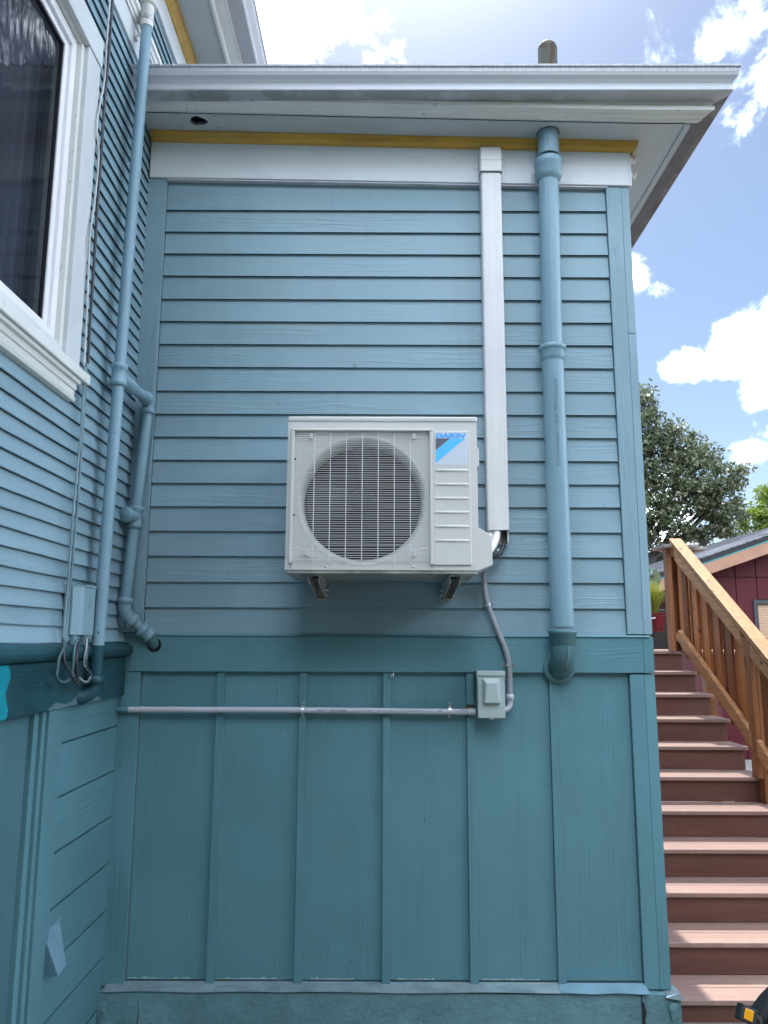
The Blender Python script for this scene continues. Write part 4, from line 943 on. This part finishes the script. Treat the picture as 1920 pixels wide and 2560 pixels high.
em.add([(x, -.0943, z) for x, z in o_] + [(x, -.098, z) for x, z in m1] + [(x, -.114, z) for x, z in i_], [(k, (k+1) % 4, 4+(k+1) % 4, 4+k) for k in range(4)] + [(4+k, 4+(k+1) % 4, 8+(k+1) % 4, 8+k) for k in range(4)] + [(8, 9, 10, 11)])
obj('embossed_boss', em, m_box, cvo, bev=.003)
obj('hasp', MB().box(.458, .476, -.088, -.098, z0 - .005, z0 - .0005), m_zinc, db)

cdt = thing('conduit', 'long straight grey plastic conduit with printed lettering running to the disconnect box', 'conduit', (-.37, -.03, 1.49))
obj('tube', MB().tube([(-1.125, -.030, 1.4945), (-.4, -.031, 1.4955), (.385, -.031, 1.490)], .0128, 18), m_conduit, cdt)
obj('painted_end', MB().tube([(-1.185, -.030, 1.4940), (-1.118, -.030, 1.4945)], .0131, 18), m_teal_h, cdt, label='end of the conduit painted teal')
obj('adapter', MB().tube([(.378, -.031, 1.490), (.405, -.031, 1.490)], .0155, 18), m_conduit, cdt)
def strap(parent, c, d, r, ln, wall=-.006):
    """two hole strap: band over a round of radius r whose run direction is d, ears across it"""
    c = Vector(c); d = Vector(d).normalized(); e = d.cross(Vector((0, 1, 0))).normalized()
    m = MB(); prev = None; n = 10; wd = .006; ringA = []
    v0 = wall - c.y
    prof = [(-ln, v0), (-r, v0)] + [(-r*math.cos(math.pi*k/n), -r*math.sin(math.pi*k/n)) for k in range(n+1)] + [(r, v0), (ln, v0)]
    for u, v in prof:
        for s_ in (-wd, wd): ringA.append(c + e*u + Vector((0, 1, 0))*v + d*s_)
    base = .011
    vs = [Vector((p.x, p.y if True else 0, p.z)) for p in ringA]
    m.add(vs, [(2*k, 2*k+1, 2*k+3, 2*k+2) for k in range(len(prof)-1)], 0, False)
    o = obj('strap', m, m_zinc, parent); sd = o.modifiers.new('sheet', 'SOLIDIFY'); sd.thickness = .0018; sd.offset = 0
    for s_ in (-1, 1):
        p = c + e*(ln - .008)*s_
        obj('screw', MB().lathe((p.x, wall - .001, p.z), (0, -1, 0), [(.0042, 0), (.0042, .002), (.0001, .0025)], 8), m_lgrey, o)
for x in (-.354, .292): strap(cdt, (x, -.031, 1.4950), (1, 0, 0), .0142, .032, -.0155 if x < 0 else -.004)
def ptext(txt, x, size, wdt, bold=0, z=1.4925):
    t = text_mesh(txt, size, m_print, bold=bold, extrude=.0002)
    a = min(v.co.x for v in t.vertices); b = max(v.co.x for v in t.vertices)
    t.transform(Matrix.Translation((-a, 0, 0))); t.transform(Matrix.Diagonal((wdt/(b-a), 1, 1, 1)))
    xform(t, Matrix.Translation((x, -.0442, z)) @ Matrix.Rotation(R(88), 4, 'X')); obj('printed_lettering', t, m_print, cdt)
ptext('KRALOY', -.285, .0075, .031, .0002); ptext('Prime Conduit', -.232, .0095, .072, .0003); ptext('1/2 PVC', -.135, .006, .028); ptext('UL LISTED', -.092, .006, .048)
ptext('RIGID NONMETALLIC CONDUIT ABOVEGROUND AND UNDERGROUND SCHEDULE 40 PVC', -.028, .0068, .245); ptext('KRALOY', .235, .0075, .03, .0002); ptext('PVC-2 MAX 90°C WIRE', .307, .0066, .066)

fx = thing('flexible_conduit', 'grey ribbed flexible conduit curving from the unit down to the disconnect box', 'conduit', (.55, -.03, 1.5))
fpts = smooth([(.44, -.20, 2.12), (.444, -.08, 2.10), (.451, -.036, 2.06), (.457, -.032, 2.015), (.468, -.032, 1.957), (.511, -.036, 1.837), (.540, -.040, 1.767), (.555, -.040, 1.697), (.558, -.036, 1.62), (.558, -.036, 1.566)], 14)
rs = [.0120 + .0005*math.sin(i*1.9) for i in range(len(fpts))]
obj('flex_tube', MB().tube(fpts, rs, 14), m_flex, fx)
obj('fitting', MB().lathe((.5575, -.036, 1.540), (0, 0, 1), [(.0135, -.006), (.0135, .0), (.0155, .001), (.0155, .006), (.0165, .0065), (.0165, .026), (.013, .028)], 18), m_conduit, fx)
obj('elbow', MB().tube(smooth([(.5575, -.036, 1.540), (.556, -.036, 1.522), (.548, -.037, 1.507), (.534, -.038, 1.500), (.52, -.038, 1.499)], 4), .0118, 14), m_conduit, fx)
strap(fx, (.468, -.032, 1.957), (.32, 0, -1), .0142, .031, -.010); strap(fx, (.5555, -.040, 1.694), (.06, 0, -1), .0142, .029, -.0225)
eh = thing('eye_hook', 'small shiny steel screw eye under the belt board above the conduit', 'hook', (.04, -.02, 1.645))
obj('ring', MB().tube([(.040 + .004*math.cos(a), -.022 - .009*math.cos(a), 1.645 + .011*math.sin(a)) for a in [2*math.pi*k/16 for k in range(16)]], .0026, 8, closed=True), m_zinc, eh)
obj('shank', MB().tube([(.038, -.014, 1.653), (.038, .01, 1.655)], .0026, 8), m_zinc, eh)

# ================================================================== STAIRS
stv = thing('staircase', 'reddish brown composite deck stairs climbing beside the blue wing', 'stairs', (1.9, 1.9, GZ))
sy = lambda k: .566 + .266*k
sz = lambda k: .08 + .1634*k
sx0, sx1 = 1.245, 2.60
for k in range(11):
    y, z = sy(k), sz(k)
    z_bot = GZ if k == 0 else sz(k-1) + .0005
    obj('riser', MB().box(sx0, sx1 - .02, y + .026, y + .045, z_bot, z - .0258), m_riser, stv)
    if k < 10:
        obj('tread_board', MB().box(sx0, sx1, y, y + .142, z - .025, z), m_tread, stv, bev=.004)
        obj('tread_board', MB().box(sx0, sx1, y + .146, y + .2905, z - .025, z), m_tread, stv, bev=.003)
for k in range(14):
    y = sy(10) + .146*k
    obj('deck_board', MB().box(sx0, 3.6, y, y + .142, sz(10) - .025, sz(10)), m_tread, stv, bev=.003)
sg = MB(); pr = [(sy(0) + .1, GZ), (sy(10) + .3, sz(10) - .35), (sy(10) + .3, sz(10) - .03), (sy(9), sz(9) - .03)]
pr = []
for k in range(11): pr += [(sy(k) + .05, (GZ if k == 0 else sz(k-1) - .026)), (sy(k) + .05, sz(k) - .0262)]
pr += [(sy(10) + .3, sz(10) - .0262), (sy(10) + .3, sz(10) - .4), (sy(0) + .5, GZ)]
for xs_ in (sx0 + .02, sx1 - .06):
    sg = MB(); n = len(pr); sg.add([(xs_, *p) for p in pr] + [(xs_ + .038, *p) for p in pr], [tuple(range(n))[::-1], tuple(range(n, 2*n))] + [(k, (k+1) % n, n+(k+1) % n, n+k) for k in range(n)]); obj('stringer', sg, m_riser, stv)
for (px, py) in ((1.3, 4.9), (3.5, 4.9), (3.5, 3.4)): obj('deck_post', MB().box(px - .05, px + .05, py, py + .1, GZ, sz(10) - .026), m_cedar_d, stv)

# railing on the right of the stairs
rl_ = thing('stair_railing', 'new cedar stair railing with a sloping handrail and vertical boards', 'railing', (2.55, 1.9, .9))
def slope(mb, x0, x1, ya, yb, za, zb, h):
    mb.hexa([(x0, ya, za - h), (x1, ya, za - h), (x1, yb, zb - h), (x0, yb, zb - h), (x0, ya, za), (x1, ya, za), (x1, yb, zb), (x0, yb, zb)]); return mb
zt_ = lambda y: 2.592 + .628*(y - 3.02)
obj('handrail', slope(MB(), 2.497, 2.600, .30, 3.17, zt_(.30), zt_(3.17), .044), m_cedar_r, rl_, bev=.003)
for (ya, yb) in ((.55, 1.83), (1.955, 3.09)):
    obj('upper_rail', slope(MB(), 2.500, 2.538, ya, yb, zt_(ya) - .052, zt_(yb) - .052, .098), m_cedar_r, rl_, bev=.002)
zb_ = lambda y: 1.845 + .585*(y - 3.02)
for (ya, yb) in ((.62, 1.83), (1.90, 3.10)):
    obj('lower_rail', slope(MB(), 2.500, 2.538, ya, yb, zb_(ya), zb_(yb), .105), m_cedar_r, rl_, bev=.002)
y = 1.99; i = 0
while y < 3.05:
    wd_ = .089
    xs_ = 2.5395 if i % 2 == 0 else 2.5605
    obj('baluster_board', MB().box(xs_, xs_ + .0195, y, y + wd_, max(zb_(y) - .16, sz(0)), zt_(y) - .055), m_cedar, rl_, bev=.0015)
    y += .094 if i % 4 else .106; i += 1
y = .70
while y < 1.78:
    xs_ = 2.5395 if i % 2 == 0 else 2.5605
    obj('baluster_board', MB().box(xs_, xs_ + .0195, y, y + .085, zb_(y) - .14, zt_(y) - .055), m_cedar, rl_, bev=.0015); y += .112; i += 1
def built_post(x0, y0, z0, z1, cap=True, lab=None):
    p = obj('post', MB().box(x0, x0 + .038, y0, y0 + .10, z0, z1).box(x0 + .038, x0 + .10, y0 + .03, y0 + .07, z0, z1), m_cedar_d, rl_, bev=.002)
    return p
obj('post', MB().box(2.540, 2.628, 1.835, 1.925, sz(4) - .1, zt_(1.87) - .046).box(2.502, 2.5395, 1.836, 1.924, sz(5) + .001, zt_(1.87) - .046), m_cedar_d, rl_, bev=.002)
# top newel: two boards with blocks between, flat cap
tz = sz(10) + .0005
nw = obj('newel_post', MB().box(2.478, 2.516, 3.20, 3.29, tz, 2.600).box(2.565, 2.640, 3.20, 3.29, tz, 2.600).box(2.5165, 2.5645, 3.26, 3.288, tz, 2.600), m_cedar_d, rl_, bev=.002)
obj('spacer_block', MB().box(2.5168, 2.5642, 3.196, 3.258, 2.53, 2.599), m_cedar_r, nw, bev=.002); obj('spacer_block', MB().box(2.5168, 2.5642, 3.196, 3.258, 1.80, 1.87), m_cedar_d, nw, bev=.002)
obj('post_cap', MB().box(2.425, 2.735, 3.12, 3.42, 2.6015, 2.630), m_cap, nw, bev=.003)
p2 = obj('newel_post', MB().box(3.03, 3.13, 4.2, 4.3, tz, 2.70), m_cedar_d, rl_, bev=.003); obj('post_cap', MB().box(2.84, 3.23, 4.13, 4.38, 2.702, 2.725), m_cap, p2, bev=.003)

# ================================================================== planter at the top of the stairs
pt = thing('planter', 'square dark red planter on a black iron stand at the top of the stairs', 'planter', (2.52, 4.0, sz(10)))
pz0, pz1 = 1.885, 2.045
obj('pot', MB().hexa([(2.42, 3.86, pz0), (2.655, 3.86, pz0), (2.655, 4.09, pz0), (2.42, 4.09, pz0), (2.405, 3.845, pz1), (2.675, 3.845, pz1), (2.675, 4.11, pz1), (2.405, 4.11, pz1)]), m_red, pt, bev=.006)
obj('pot_rim', MB().box(2.398, 2.682, 3.84, 4.117, pz1, pz1 + .02), m_red, pt, bev=.004)
for x in (2.50, 2.58): obj('pot_rib', MB().box(x, x + .006, 3.846, 3.856, pz0 + .01, pz1 - .005), m_red, pt)
obj('stand', MB().tube([(2.44, 3.88, tz), (2.44, 3.88, 1.80), (2.47, 3.88, pz0)], .006, 8).tube([(2.55, 3.88, tz), (2.55, 3.88, 1.80), (2.58, 3.88, pz0)], .006, 8).tube([(2.44, 4.07, tz), (2.44, 4.07, pz0)], .006, 8).tube([(2.62, 4.07, tz), (2.62, 4.07, pz0)], .006, 8).tube([(2.43, 3.88, 1.76), (2.64, 3.88, 1.76)], .006, 8), m_iron, pt)
obj('handle', MB().tube([(2.40, 3.835, 2.0), (2.50, 3.80, 2.005), (2.57, 3.835, 2.015)], .006, 8), m_zinc, pt)
def tuft(name, label, cat, c, n, h, spread, mat, w0=.004, group=None):
    m = MB()
    for i in range(n):
        a = random.uniform(0, 2*math.pi); hh = h*random.uniform(.55, 1.1); sp_ = spread*random.random()**.6
        bx_, by_ = c[0] + .06*random.uniform(-1, 1), c[1] + .06*random.uniform(-1, 1); d = Vector((math.cos(a), math.sin(a), 0)); e = Vector((-d.y, d.x, 0))*w0
        pts = [Vector((bx_, by_, c[2])) + d*sp_*t*t + Vector((0, 0, hh*(t - .22*t*t*sp_/spread))) for t in (0, .4, .75, 1)]
        vs = []
        for j, p in enumerate(pts): s_ = (1, .9, .6, .12)[j]; vs += [p - e*s_, p + e*s_]
        m.add(vs, [(0, 1, 3, 2), (2, 3, 5, 4), (4, 5, 7, 6)])
    return tag(obj(name, m, mat), label, cat, group)
tuft('grass_plant', 'yellow green tuft of fine grass growing in the red planter', 'plant', (2.57, 3.96, pz1 + .005), 800, .36, .20, m_grassy, .0024)
lf = MB(); pts = smooth([(2.66, 4.25, 2.12), (2.67, 4.22, 2.25), (2.715, 4.18, 2.35), (2.725, 4.15, 2.43), (2.68, 4.12, 2.50), (2.65, 4.10, 2.48)], 4); vs = []
for i, p in enumerate(pts):
    wv = .035*math.sin(math.pi*min(1, (i+1.)/len(pts)))**.7 + .002; vs += [p + Vector((-wv, 0, .012)), p + Vector((wv, 0, 0))]
lf.add(vs, [(2*i, 2*i+1, 2*i+3, 2*i+2) for i in range(len(pts)-1)], 0, True)
lp_ = thing('leafy_plant', 'pale curling broad leaf rising behind the yellow grass', 'plant', (2.66, 4.25, tz)); obj('leaf', lf, m_pleaf, lp_)
obj('stem', MB().tube([(2.66, 4.25, tz), (2.66, 4.25, 2.12)], .006, 6), m_pleaf, lp_)
orn = MB()
for i in range(60):
    a = random.uniform(0, 6.28); b = random.uniform(-.6, 1.4); d = Vector((math.cos(a)*math.cos(b), math.sin(a)*math.cos(b), math.sin(b))); p = Vector((2.60, 4.05, 2.475)); e = d.orthogonal().normalized()*.006
    orn.add([p + d*.012 - e, p + d*.012 + e, p + d*random.uniform(.03, .045)], [(0, 1, 2)])
on = thing('garden_ornament', 'bright green spiky ornament on a thin rod beside the wall corner', 'ornament', (2.60, 4.05, tz))
m_green = Mat('bright_green_plastic', (.02, .22, .06), .3).m
obj('head', orn, m_green, on); obj('rod', MB().tube([(2.60, 4.05, tz), (2.60, 4.05, 2.47)], .004, 6), m_iron, on)

bx_ = thing('dark_void_box', 'added black box standing in for the dark void behind the red planter', 'planter', (3.1, 5.1, sz(10)))  # black box added to fill in the dark void behind the pot stand
obj('dark_box', MB().hexa([(2.75, 4.9, tz), (3.55, 4.9, tz), (3.55, 5.4, tz), (2.75, 5.4, tz), (2.72, 4.87, 2.10), (3.58, 4.87, 2.10), (3.58, 5.43, 2.10), (2.72, 5.43, 2.10)]), m_iron, bx_, bev=.01)
obj('rim', MB().box(2.69, 3.61, 4.84, 5.46, 2.101, 2.135), m_iron, bx_, bev=.006)

# ================================================================== neighbour's house
nh_ = thing('neighbour_house', 'maroon panelled house with a grey shingle roof beyond the stairs', 'house', (8, 11, GZ))
hy = 9.0
rk = lambda x: 2.90 + .345*(x - 5.314)             # underside of the rake board
xs_h = [5.374, 5.72, 6.06, 6.40, 6.74, 7.08, 7.42, 7.76, 8.10]
for i in range(8):
    a, b = xs_h[i] + .008, xs_h[i+1] - .008
    m = MB(); m.hexa([(a, hy, 2.836), (b, hy, 2.836), (b, hy + .02, 2.836), (a, hy + .02, 2.836), (a, hy, max(rk(a), 2.84)), (b, hy, rk(b)), (b, hy + .02, rk(b)), (a, hy + .02, max(rk(a), 2.84))]); obj('wall_panel', m, m_maroon, nh_)
    if 5.9 < (a + b)/2 < 7.4:
        obj('wall_panel', MB().box(a, b, hy, hy + .02, 2.47, 2.819), m_maroon, nh_); obj('wall_panel', MB().box(a, b, hy, hy + .02, GZ, 1.25), m_maroon, nh_)
        if i == 1: pass
    else: obj('wall_panel', MB().box(a, b, hy, hy + .02, GZ, 2.819), m_maroon, nh_)
m = MB(); prf = [(5.374, GZ), (8.1, GZ), (8.1, rk(8.1)), (5.374, rk(5.374))]; m.add([(x, hy + .021, z) for x, z in prf] + [(x, 16, z) for x, z in prf], [(0, 1, 2, 3), (4, 7, 6, 5), (0, 3, 7, 4), (1, 5, 6, 2)]); obj('wall_core', m, m_maroon, nh_)
wnn = obj('window', MB().box(5.975, 6.03, hy - .03, hy + .0205, 1.26, 2.46).box(6.03, 7.38, hy - .03, hy + .0205, 2.395, 2.46).box(6.03, 7.38, hy - .03, hy + .0205, 1.26, 1.33).box(7.33, 7.385, hy - .03, hy + .02, 1.33, 2.395), m_frame_d, nh_)
for k in range(24): obj('blind_slat', MB().box(6.035, 7.325, hy + .008, hy + .018, 1.335 + k*.044, 1.335 + k*.044 + .041), m_blind, wnn)
# rake board, paint strip, shingle courses
def rake(name, x0, x1, dz0, dz1, y0, y1, mat):
    m = MB(); m.hexa([(x0, y0, rk(x0) + dz0), (x1, y0, rk(x1) + dz0), (x1, y1, rk(x1) + dz0), (x0, y1, rk(x0) + dz0), (x0, y0, rk(x0) + dz1), (x1, y0, rk(x1) + dz1), (x1, y1, rk(x1) + dz1), (x0, y1, rk(x0) + dz1)]); return obj(name, m, mat, nh_)
rake('rake_board', 3.7, 8.1, 0, .185, hy - .35, hy - .31, m_fascia)
rake('paint_strip', 3.7, 8.1, .186, .215, hy - .352, hy - .31, m_turq)
rake('roof_edge', 3.7, 8.1, .216, .29, hy - .37, hy - .31, m_dark)
rake('roof_deck', 3.7, 8.1, .19, .285, hy - .309, 16, m_frame_d)
rake('rake_soffit', 3.7, 8.1, .001, .01, hy - .309, hy - .001, m_fascia)
for k in range(34):
    x0 = 3.66 + k*.13; y = hy - .375; 
    while y < 15.5:
        wd_ = random.uniform(.7, 1.3); t = .291 + random.uniform(0, .006); m = MB(); x1 = x0 + .14
        m.hexa([(x0, y, rk(x0) + t), (x1, y, rk(x1) + t - .01), (x1, y + wd_, rk(x1) + t - .01), (x0, y + wd_, rk(x0) + t), (x0, y, rk(x0) + t + .022), (x1, y, rk(x1) + t + .004), (x1, y + wd_, rk(x1) + t + .004), (x0, y + wd_, rk(x0) + t + .022)])
        if y < 10.4: obj('shingle', m, m_shingle, nh_)
        else:
            if k == 0 or 'rest' not in globals(): rest = MB()
            rest.v += []; 
            rest.add(m.v, m.f)
        y += wd_ + .006
so = obj('shingle_field', rest, m_shingle, nh_); so['kind'] = 'stuff'
obj('eave_fascia', MB().box(3.66, 3.70, hy - .35, 16, rk(3.68) + .0, rk(3.68) + .25), m_fascia, nh_)
m = MB(); m.hexa([(8.1, hy - .37, rk(8.1) + .2), (12.5, hy - .37, rk(8.1) - 1.3), (12.5, 16, rk(8.1) - 1.3), (8.1, 16, rk(8.1) + .2), (8.1, hy - .37, rk(8.1) + .3), (12.5, hy - .37, rk(8.1) - 1.2), (12.5, 16, rk(8.1) - 1.2), (8.1, 16, rk(8.1) + .3)]); obj('far_roof_slope', m, m_shingle, nh_)
obj('far_wall', MB().box(8.101, 12, hy, 16, GZ, 2.55), m_maroon, nh_)
obj('porch_post', MB().box(4.0, 4.1, hy + .2, hy + .3, GZ, 2.45), m_fascia, nh_)
# dark shed roof further back
sh = thing('shed', 'dark roofed shed behind the red planter, left of the maroon house', 'shed', (6.2, 15, GZ))
obj('wall', MB().box(4.6, 6.9, 17.2, 19, GZ, 3.55), m_frame_d, sh); 
m = MB(); m.hexa([(4.3, 17, 3.5), (7.3, 17, 3.72), (7.3, 19.3, 3.72), (4.3, 19.3, 3.5), (4.3, 17, 3.85), (7.3, 17, 4.0), (7.3, 19.3, 4.0), (4.3, 19.3, 3.85)]); obj('roof', m, m_dark, sh)

# ================================================================== trees
def tree(name, label, base, trunk_h, clumps, nleaf, leaf, mat, seed):
    rnd = random.Random(seed); t = thing(name, label, 'tree', base)
    tk = MB(); B = Vector(base); tk.tube(smooth([B, B + Vector((.1, 0, trunk_h*.5)), B + Vector((-.05, 0, trunk_h))], 3), [.32 - .12*i/6 for i in range(7)], 10)
    T = B + Vector((-.05, 0, trunk_h*.92))
    for (c, r) in clumps:
        c = Vector(c); mid = T.lerp(c, .5) + Vector((rnd.uniform(-.3, .3), rnd.uniform(-.3, .3), -.25))
        L = smooth([T, mid, c], 4); tk.tube(L, [.11*(1 - .8*i/(len(L)-1)) for i in range(len(L))], 6)
        for _ in range(5):
            d = Vector((rnd.gauss(0, 1), rnd.gauss(0, 1), rnd.gauss(0, .8))).normalized()*r*.9
            a = L[rnd.randint(4, len(L)-1)]; tk.tube([a, a + d*.5 + Vector((0, 0, .08)), a + d], [.028, .016, .005], 5)
    obj('trunk', tk, mat_b := m_bark, t)
    cr_ = MB(); vs = []; fs = []
    tot = sum(r**2 for _, r in clumps)
    for (c, r) in clumps:
        c = Vector(c)
        for _ in range(max(1, int(nleaf*r*r/tot/26))):
            # a sprig: many leaves round a point near the clump's outer shell
            d = Vector((rnd.gauss(0, 1), rnd.gauss(0, 1), rnd.gauss(0, 1))).normalized()
            p = c + Vector((d.x, d.y, d.z*.8))*r*(rnd.random()**.42)
            for _ in range(26):
                q = p + Vector((rnd.gauss(0, .085), rnd.gauss(0, .085), rnd.gauss(0, .065)))*(.9 + leaf*3)
                n = Vector((rnd.gauss(0, 1), rnd.gauss(0, 1), rnd.gauss(.5, 1))).normalized(); a = n.orthogonal().normalized()
                a = Matrix.Rotation(rnd.uniform(0, 6.28), 3, n) @ a; b = n.cross(a); s_ = leaf*rnd.uniform(.6, 1.25); o_ = len(vs)
                vs += [q - a*s_, q + b*s_*.42, q + a*s_, q - b*s_*.42]; fs.append((o_, o_+1, o_+2, o_+3))
    cr_.add(vs, fs); obj('crown', cr_, mat, t)
rnd = random.Random(3)
cl1 = [((6.9, 17, 8.0), .75), ((7.15, 17.1, 8.45), .45), ((6.6, 17.4, 7.3), 1.0), ((7.55, 17, 7.35), .75), ((8.1, 16.9, 6.9), .75), ((8.75, 17.1, 6.75), .6), ((7.2, 17.2, 6.3), .85), ((8.5, 16.8, 6.1), .8), ((9.2, 17, 5.9), .6), ((9.65, 17, 6.35), .32), ((9.45, 17.1, 5.3), .45), ((8.9, 17, 5.3), .65), ((8.0, 17, 5.6), .7), ((7.4, 17, 5.3), .7), ((6.8, 17, 4.75), .6), ((7.7, 17, 4.75), .5), ((8.5, 17.1, 4.65), .5), ((9.2, 17, 4.75), .4), ((5.8, 17.5, 6.3), 1.1), ((5.6, 17.6, 7.9), .9), ((6.1, 17, 5.0), .8), ((6.9, 18, 4.2), .6), ((7.6, 17.6, 4.25), .35)]
tree('oak_tree', 'large dark oak tree rising behind the wall corner and railing', (6.6, 17.6, GZ), 3.9, cl1, 31000, .072, m_leaf, 5)
cl2 = [((13.6, 24, 6.4), .5), ((14.1, 24, 7.0), .55), ((14.5, 24, 6.0), .8), ((13.6, 24, 5.6), .5), ((13.0, 24, 5.9), .3), ((15.3, 24.3, 6.6), 1.0), ((15.0, 24, 5.2), .9), ((13.2, 24, 5.2), .4)]
tree('young_tree', 'light green leafy tree just behind the maroon house roof', (14.8, 24.2, GZ), 4.2, cl2, 11000, .09, m_leaf2, 9)

# unseen tree belt added behind and right of the viewer to shade the low sky
tb_ = MB(); rnd = random.Random(11)
hs = [8.6 + 1.2*math.sin(i*.9) + rnd.uniform(-.7, .7) for i in range(25)]
for i in range(24):
    x0, x1 = -24 + 2*i, -22 + 2*i; d0, d1 = -9.6 + .8*math.sin(i*1.3), -9.6 + .8*math.sin((i+1)*1.3)
    tb_.hexa([(x0, d0 - 3, GZ), (x1, d1 - 3, GZ), (x1, d1, GZ), (x0, d0, GZ), (x0, d0 - 2, hs[i]), (x1, d1 - 2, hs[i+1]), (x1, d1 - .6, hs[i+1]), (x0, d0 - .6, hs[i])])
for k in range(9000):
    x = rnd.uniform(-24, 24); i = int((x + 24)/2); z = rnd.uniform(GZ, hs[i] + .5); p = Vector((x, -9.6 + .8*math.sin(i*1.3) + rnd.uniform(-.5, .5), z))
    n_ = Vector((rnd.gauss(0, .6), 1, rnd.gauss(.3, .6))).normalized(); a = n_.orthogonal().normalized(); b = n_.cross(a); q_ = rnd.uniform(.12, .3)
    tb_.add([p - a*q_, p + b*q_*.6, p + a*q_, p - b*q_*.6], [(0, 1, 2, 3)])
for i in range(8):
    y0, y1 = -9 + 2*i, -7 + 2*i; h0 = 3.0 + .5*math.sin(i*1.7); h1 = 3.0 + .5*math.sin((i+1)*1.7)
    tb_.hexa([(10, y0, GZ), (13, y0, GZ), (13, y1, GZ), (10, y1, GZ), (10.6, y0, h0), (12, y0, h0), (12, y1, h1), (10.6, y1, h1)])
for k in range(3000):
    z = rnd.uniform(GZ, 3.3); p = Vector((10 + rnd.uniform(-.5, .5), rnd.uniform(-9, 7), z))
    n_ = Vector((-1, rnd.gauss(0, .6), rnd.gauss(.3, .6))).normalized(); a = n_.orthogonal().normalized(); b = n_.cross(a); q_ = rnd.uniform(.12, .3)
    tb_.add([p - a*q_, p + b*q_*.6, p + a*q_, p - b*q_*.6], [(0, 1, 2, 3)])
tbo = obj('added_tree_belt', tb_, m_leaf); tbo['kind'] = 'stuff'

# ================================================================== pedal cycle at the bottom right corner
bc = thing('pedal_cycle', 'black pedal cycle with an amber pedal reflector, cut off at the bottom right corner', 'bicycle', (1.66, -.36, GZ))
wc = (1.66, -.34, .250)
wh = obj('wheel', MB().lathe(wc, (0, 1, 0), [(.060, -.012), (.062, .012)], 24), m_rim, bc)
obj('tyre', MB().tube([(wc[0] + .250*math.cos(a), wc[1], wc[2] + .250*math.sin(a)) for a in [2*math.pi*k/40 for k in range(40)]], .030, 12, closed=True), m_tyre, wh)
obj('rim', MB().tube([(wc[0] + .208*math.cos(a), wc[1], wc[2] + .208*math.sin(a)) for a in [2*math.pi*k/40 for k in range(40)]], .016, 8, closed=True), m_rim, wh)
sp_ = MB()
for k in range(18): a = 2*math.pi*k/18; sp_.tube([(wc[0] + .05*math.cos(a), wc[1], wc[2] + .05*math.sin(a)), (wc[0] + .20*math.cos(a + .1), wc[1], wc[2] + .20*math.sin(a + .1))], .0014, 5)
obj('spokes', sp_, m_zinc, wh)
fd = MB(); vs = []
for k in range(12):
    a = R(60 + 92*k/11)
    for (rr, yy) in ((.288, -.045), (.302, -.025), (.306, 0), (.302, .025), (.288, .045)): vs.append((wc[0] + rr*math.cos(a), wc[1] + yy, wc[2] + rr*math.sin(a)))
fd.add(vs, [(i*5+j, (i+1)*5+j, (i+1)*5+j+1, i*5+j+1) for i in range(11) for j in range(4)], 0, True)
fo = obj('mudguard', fd, m_tyre, bc); s2 = fo.modifiers.new('sheet', 'SOLIDIFY'); s2.thickness = .012
obj('fork', MB().tube([(wc[0], wc[1] - .05, wc[2]), (wc[0] + .06, wc[1] - .05, wc[2] + .30), (wc[0] + .10, wc[1], wc[2] + .42), (wc[0] + .16, wc[1], wc[2] + .70)], .016, 10).tube([(wc[0], wc[1] + .05, wc[2]), (wc[0] + .06, wc[1] + .05, wc[2] + .30), (wc[0] + .10, wc[1], wc[2] + .42)], .016, 10), m_tyre, bc)
obj('crank', MB().tube([(wc[0] - .005, wc[1] - .075, wc[2]), (wc[0] - .16, wc[1] - .08, wc[2] + .09), (wc[0] - .28, wc[1] - .085, wc[2] + .155)], .011, 10).tube([(wc[0], wc[1] - .09, wc[2]), (wc[0], wc[1] + .06, wc[2])], .02, 12), m_tyre, bc)
pc = Vector((1.325, -.44, .468)); ex_ = Vector((.90, .05, -.42)).normalized(); ey_ = Vector((.25, .88, -.40)).normalized(); ez_ = ex_.cross(ey_).normalized(); ey_ = ez_.cross(ex_)
def ob_box(a0, a1, b0, b1, c0, c1): return MB().hexa([pc + ex_*a + ey_*b + ez_*c for c in (c0, c1) for a, b in ((a0, b0), (a1, b0), (a1, b1), (a0, b1))])
pdl = obj('pedal', ob_box(-.028, .034, -.020, .020, -.034, .020), m_tyre, bc, bev=.005)
obj('reflector', ob_box(-.018, .017, -.0235, -.0203, -.025, .011), m_amber, pdl, bev=.002)
obj('pedal_axle', MB().tube([pc + ex_*.02, pc + ex_*.06 + ey_*.01, Vector((wc[0] - .28, wc[1] - .085, wc[2] + .155))], .011, 10), m_rim, pdl)
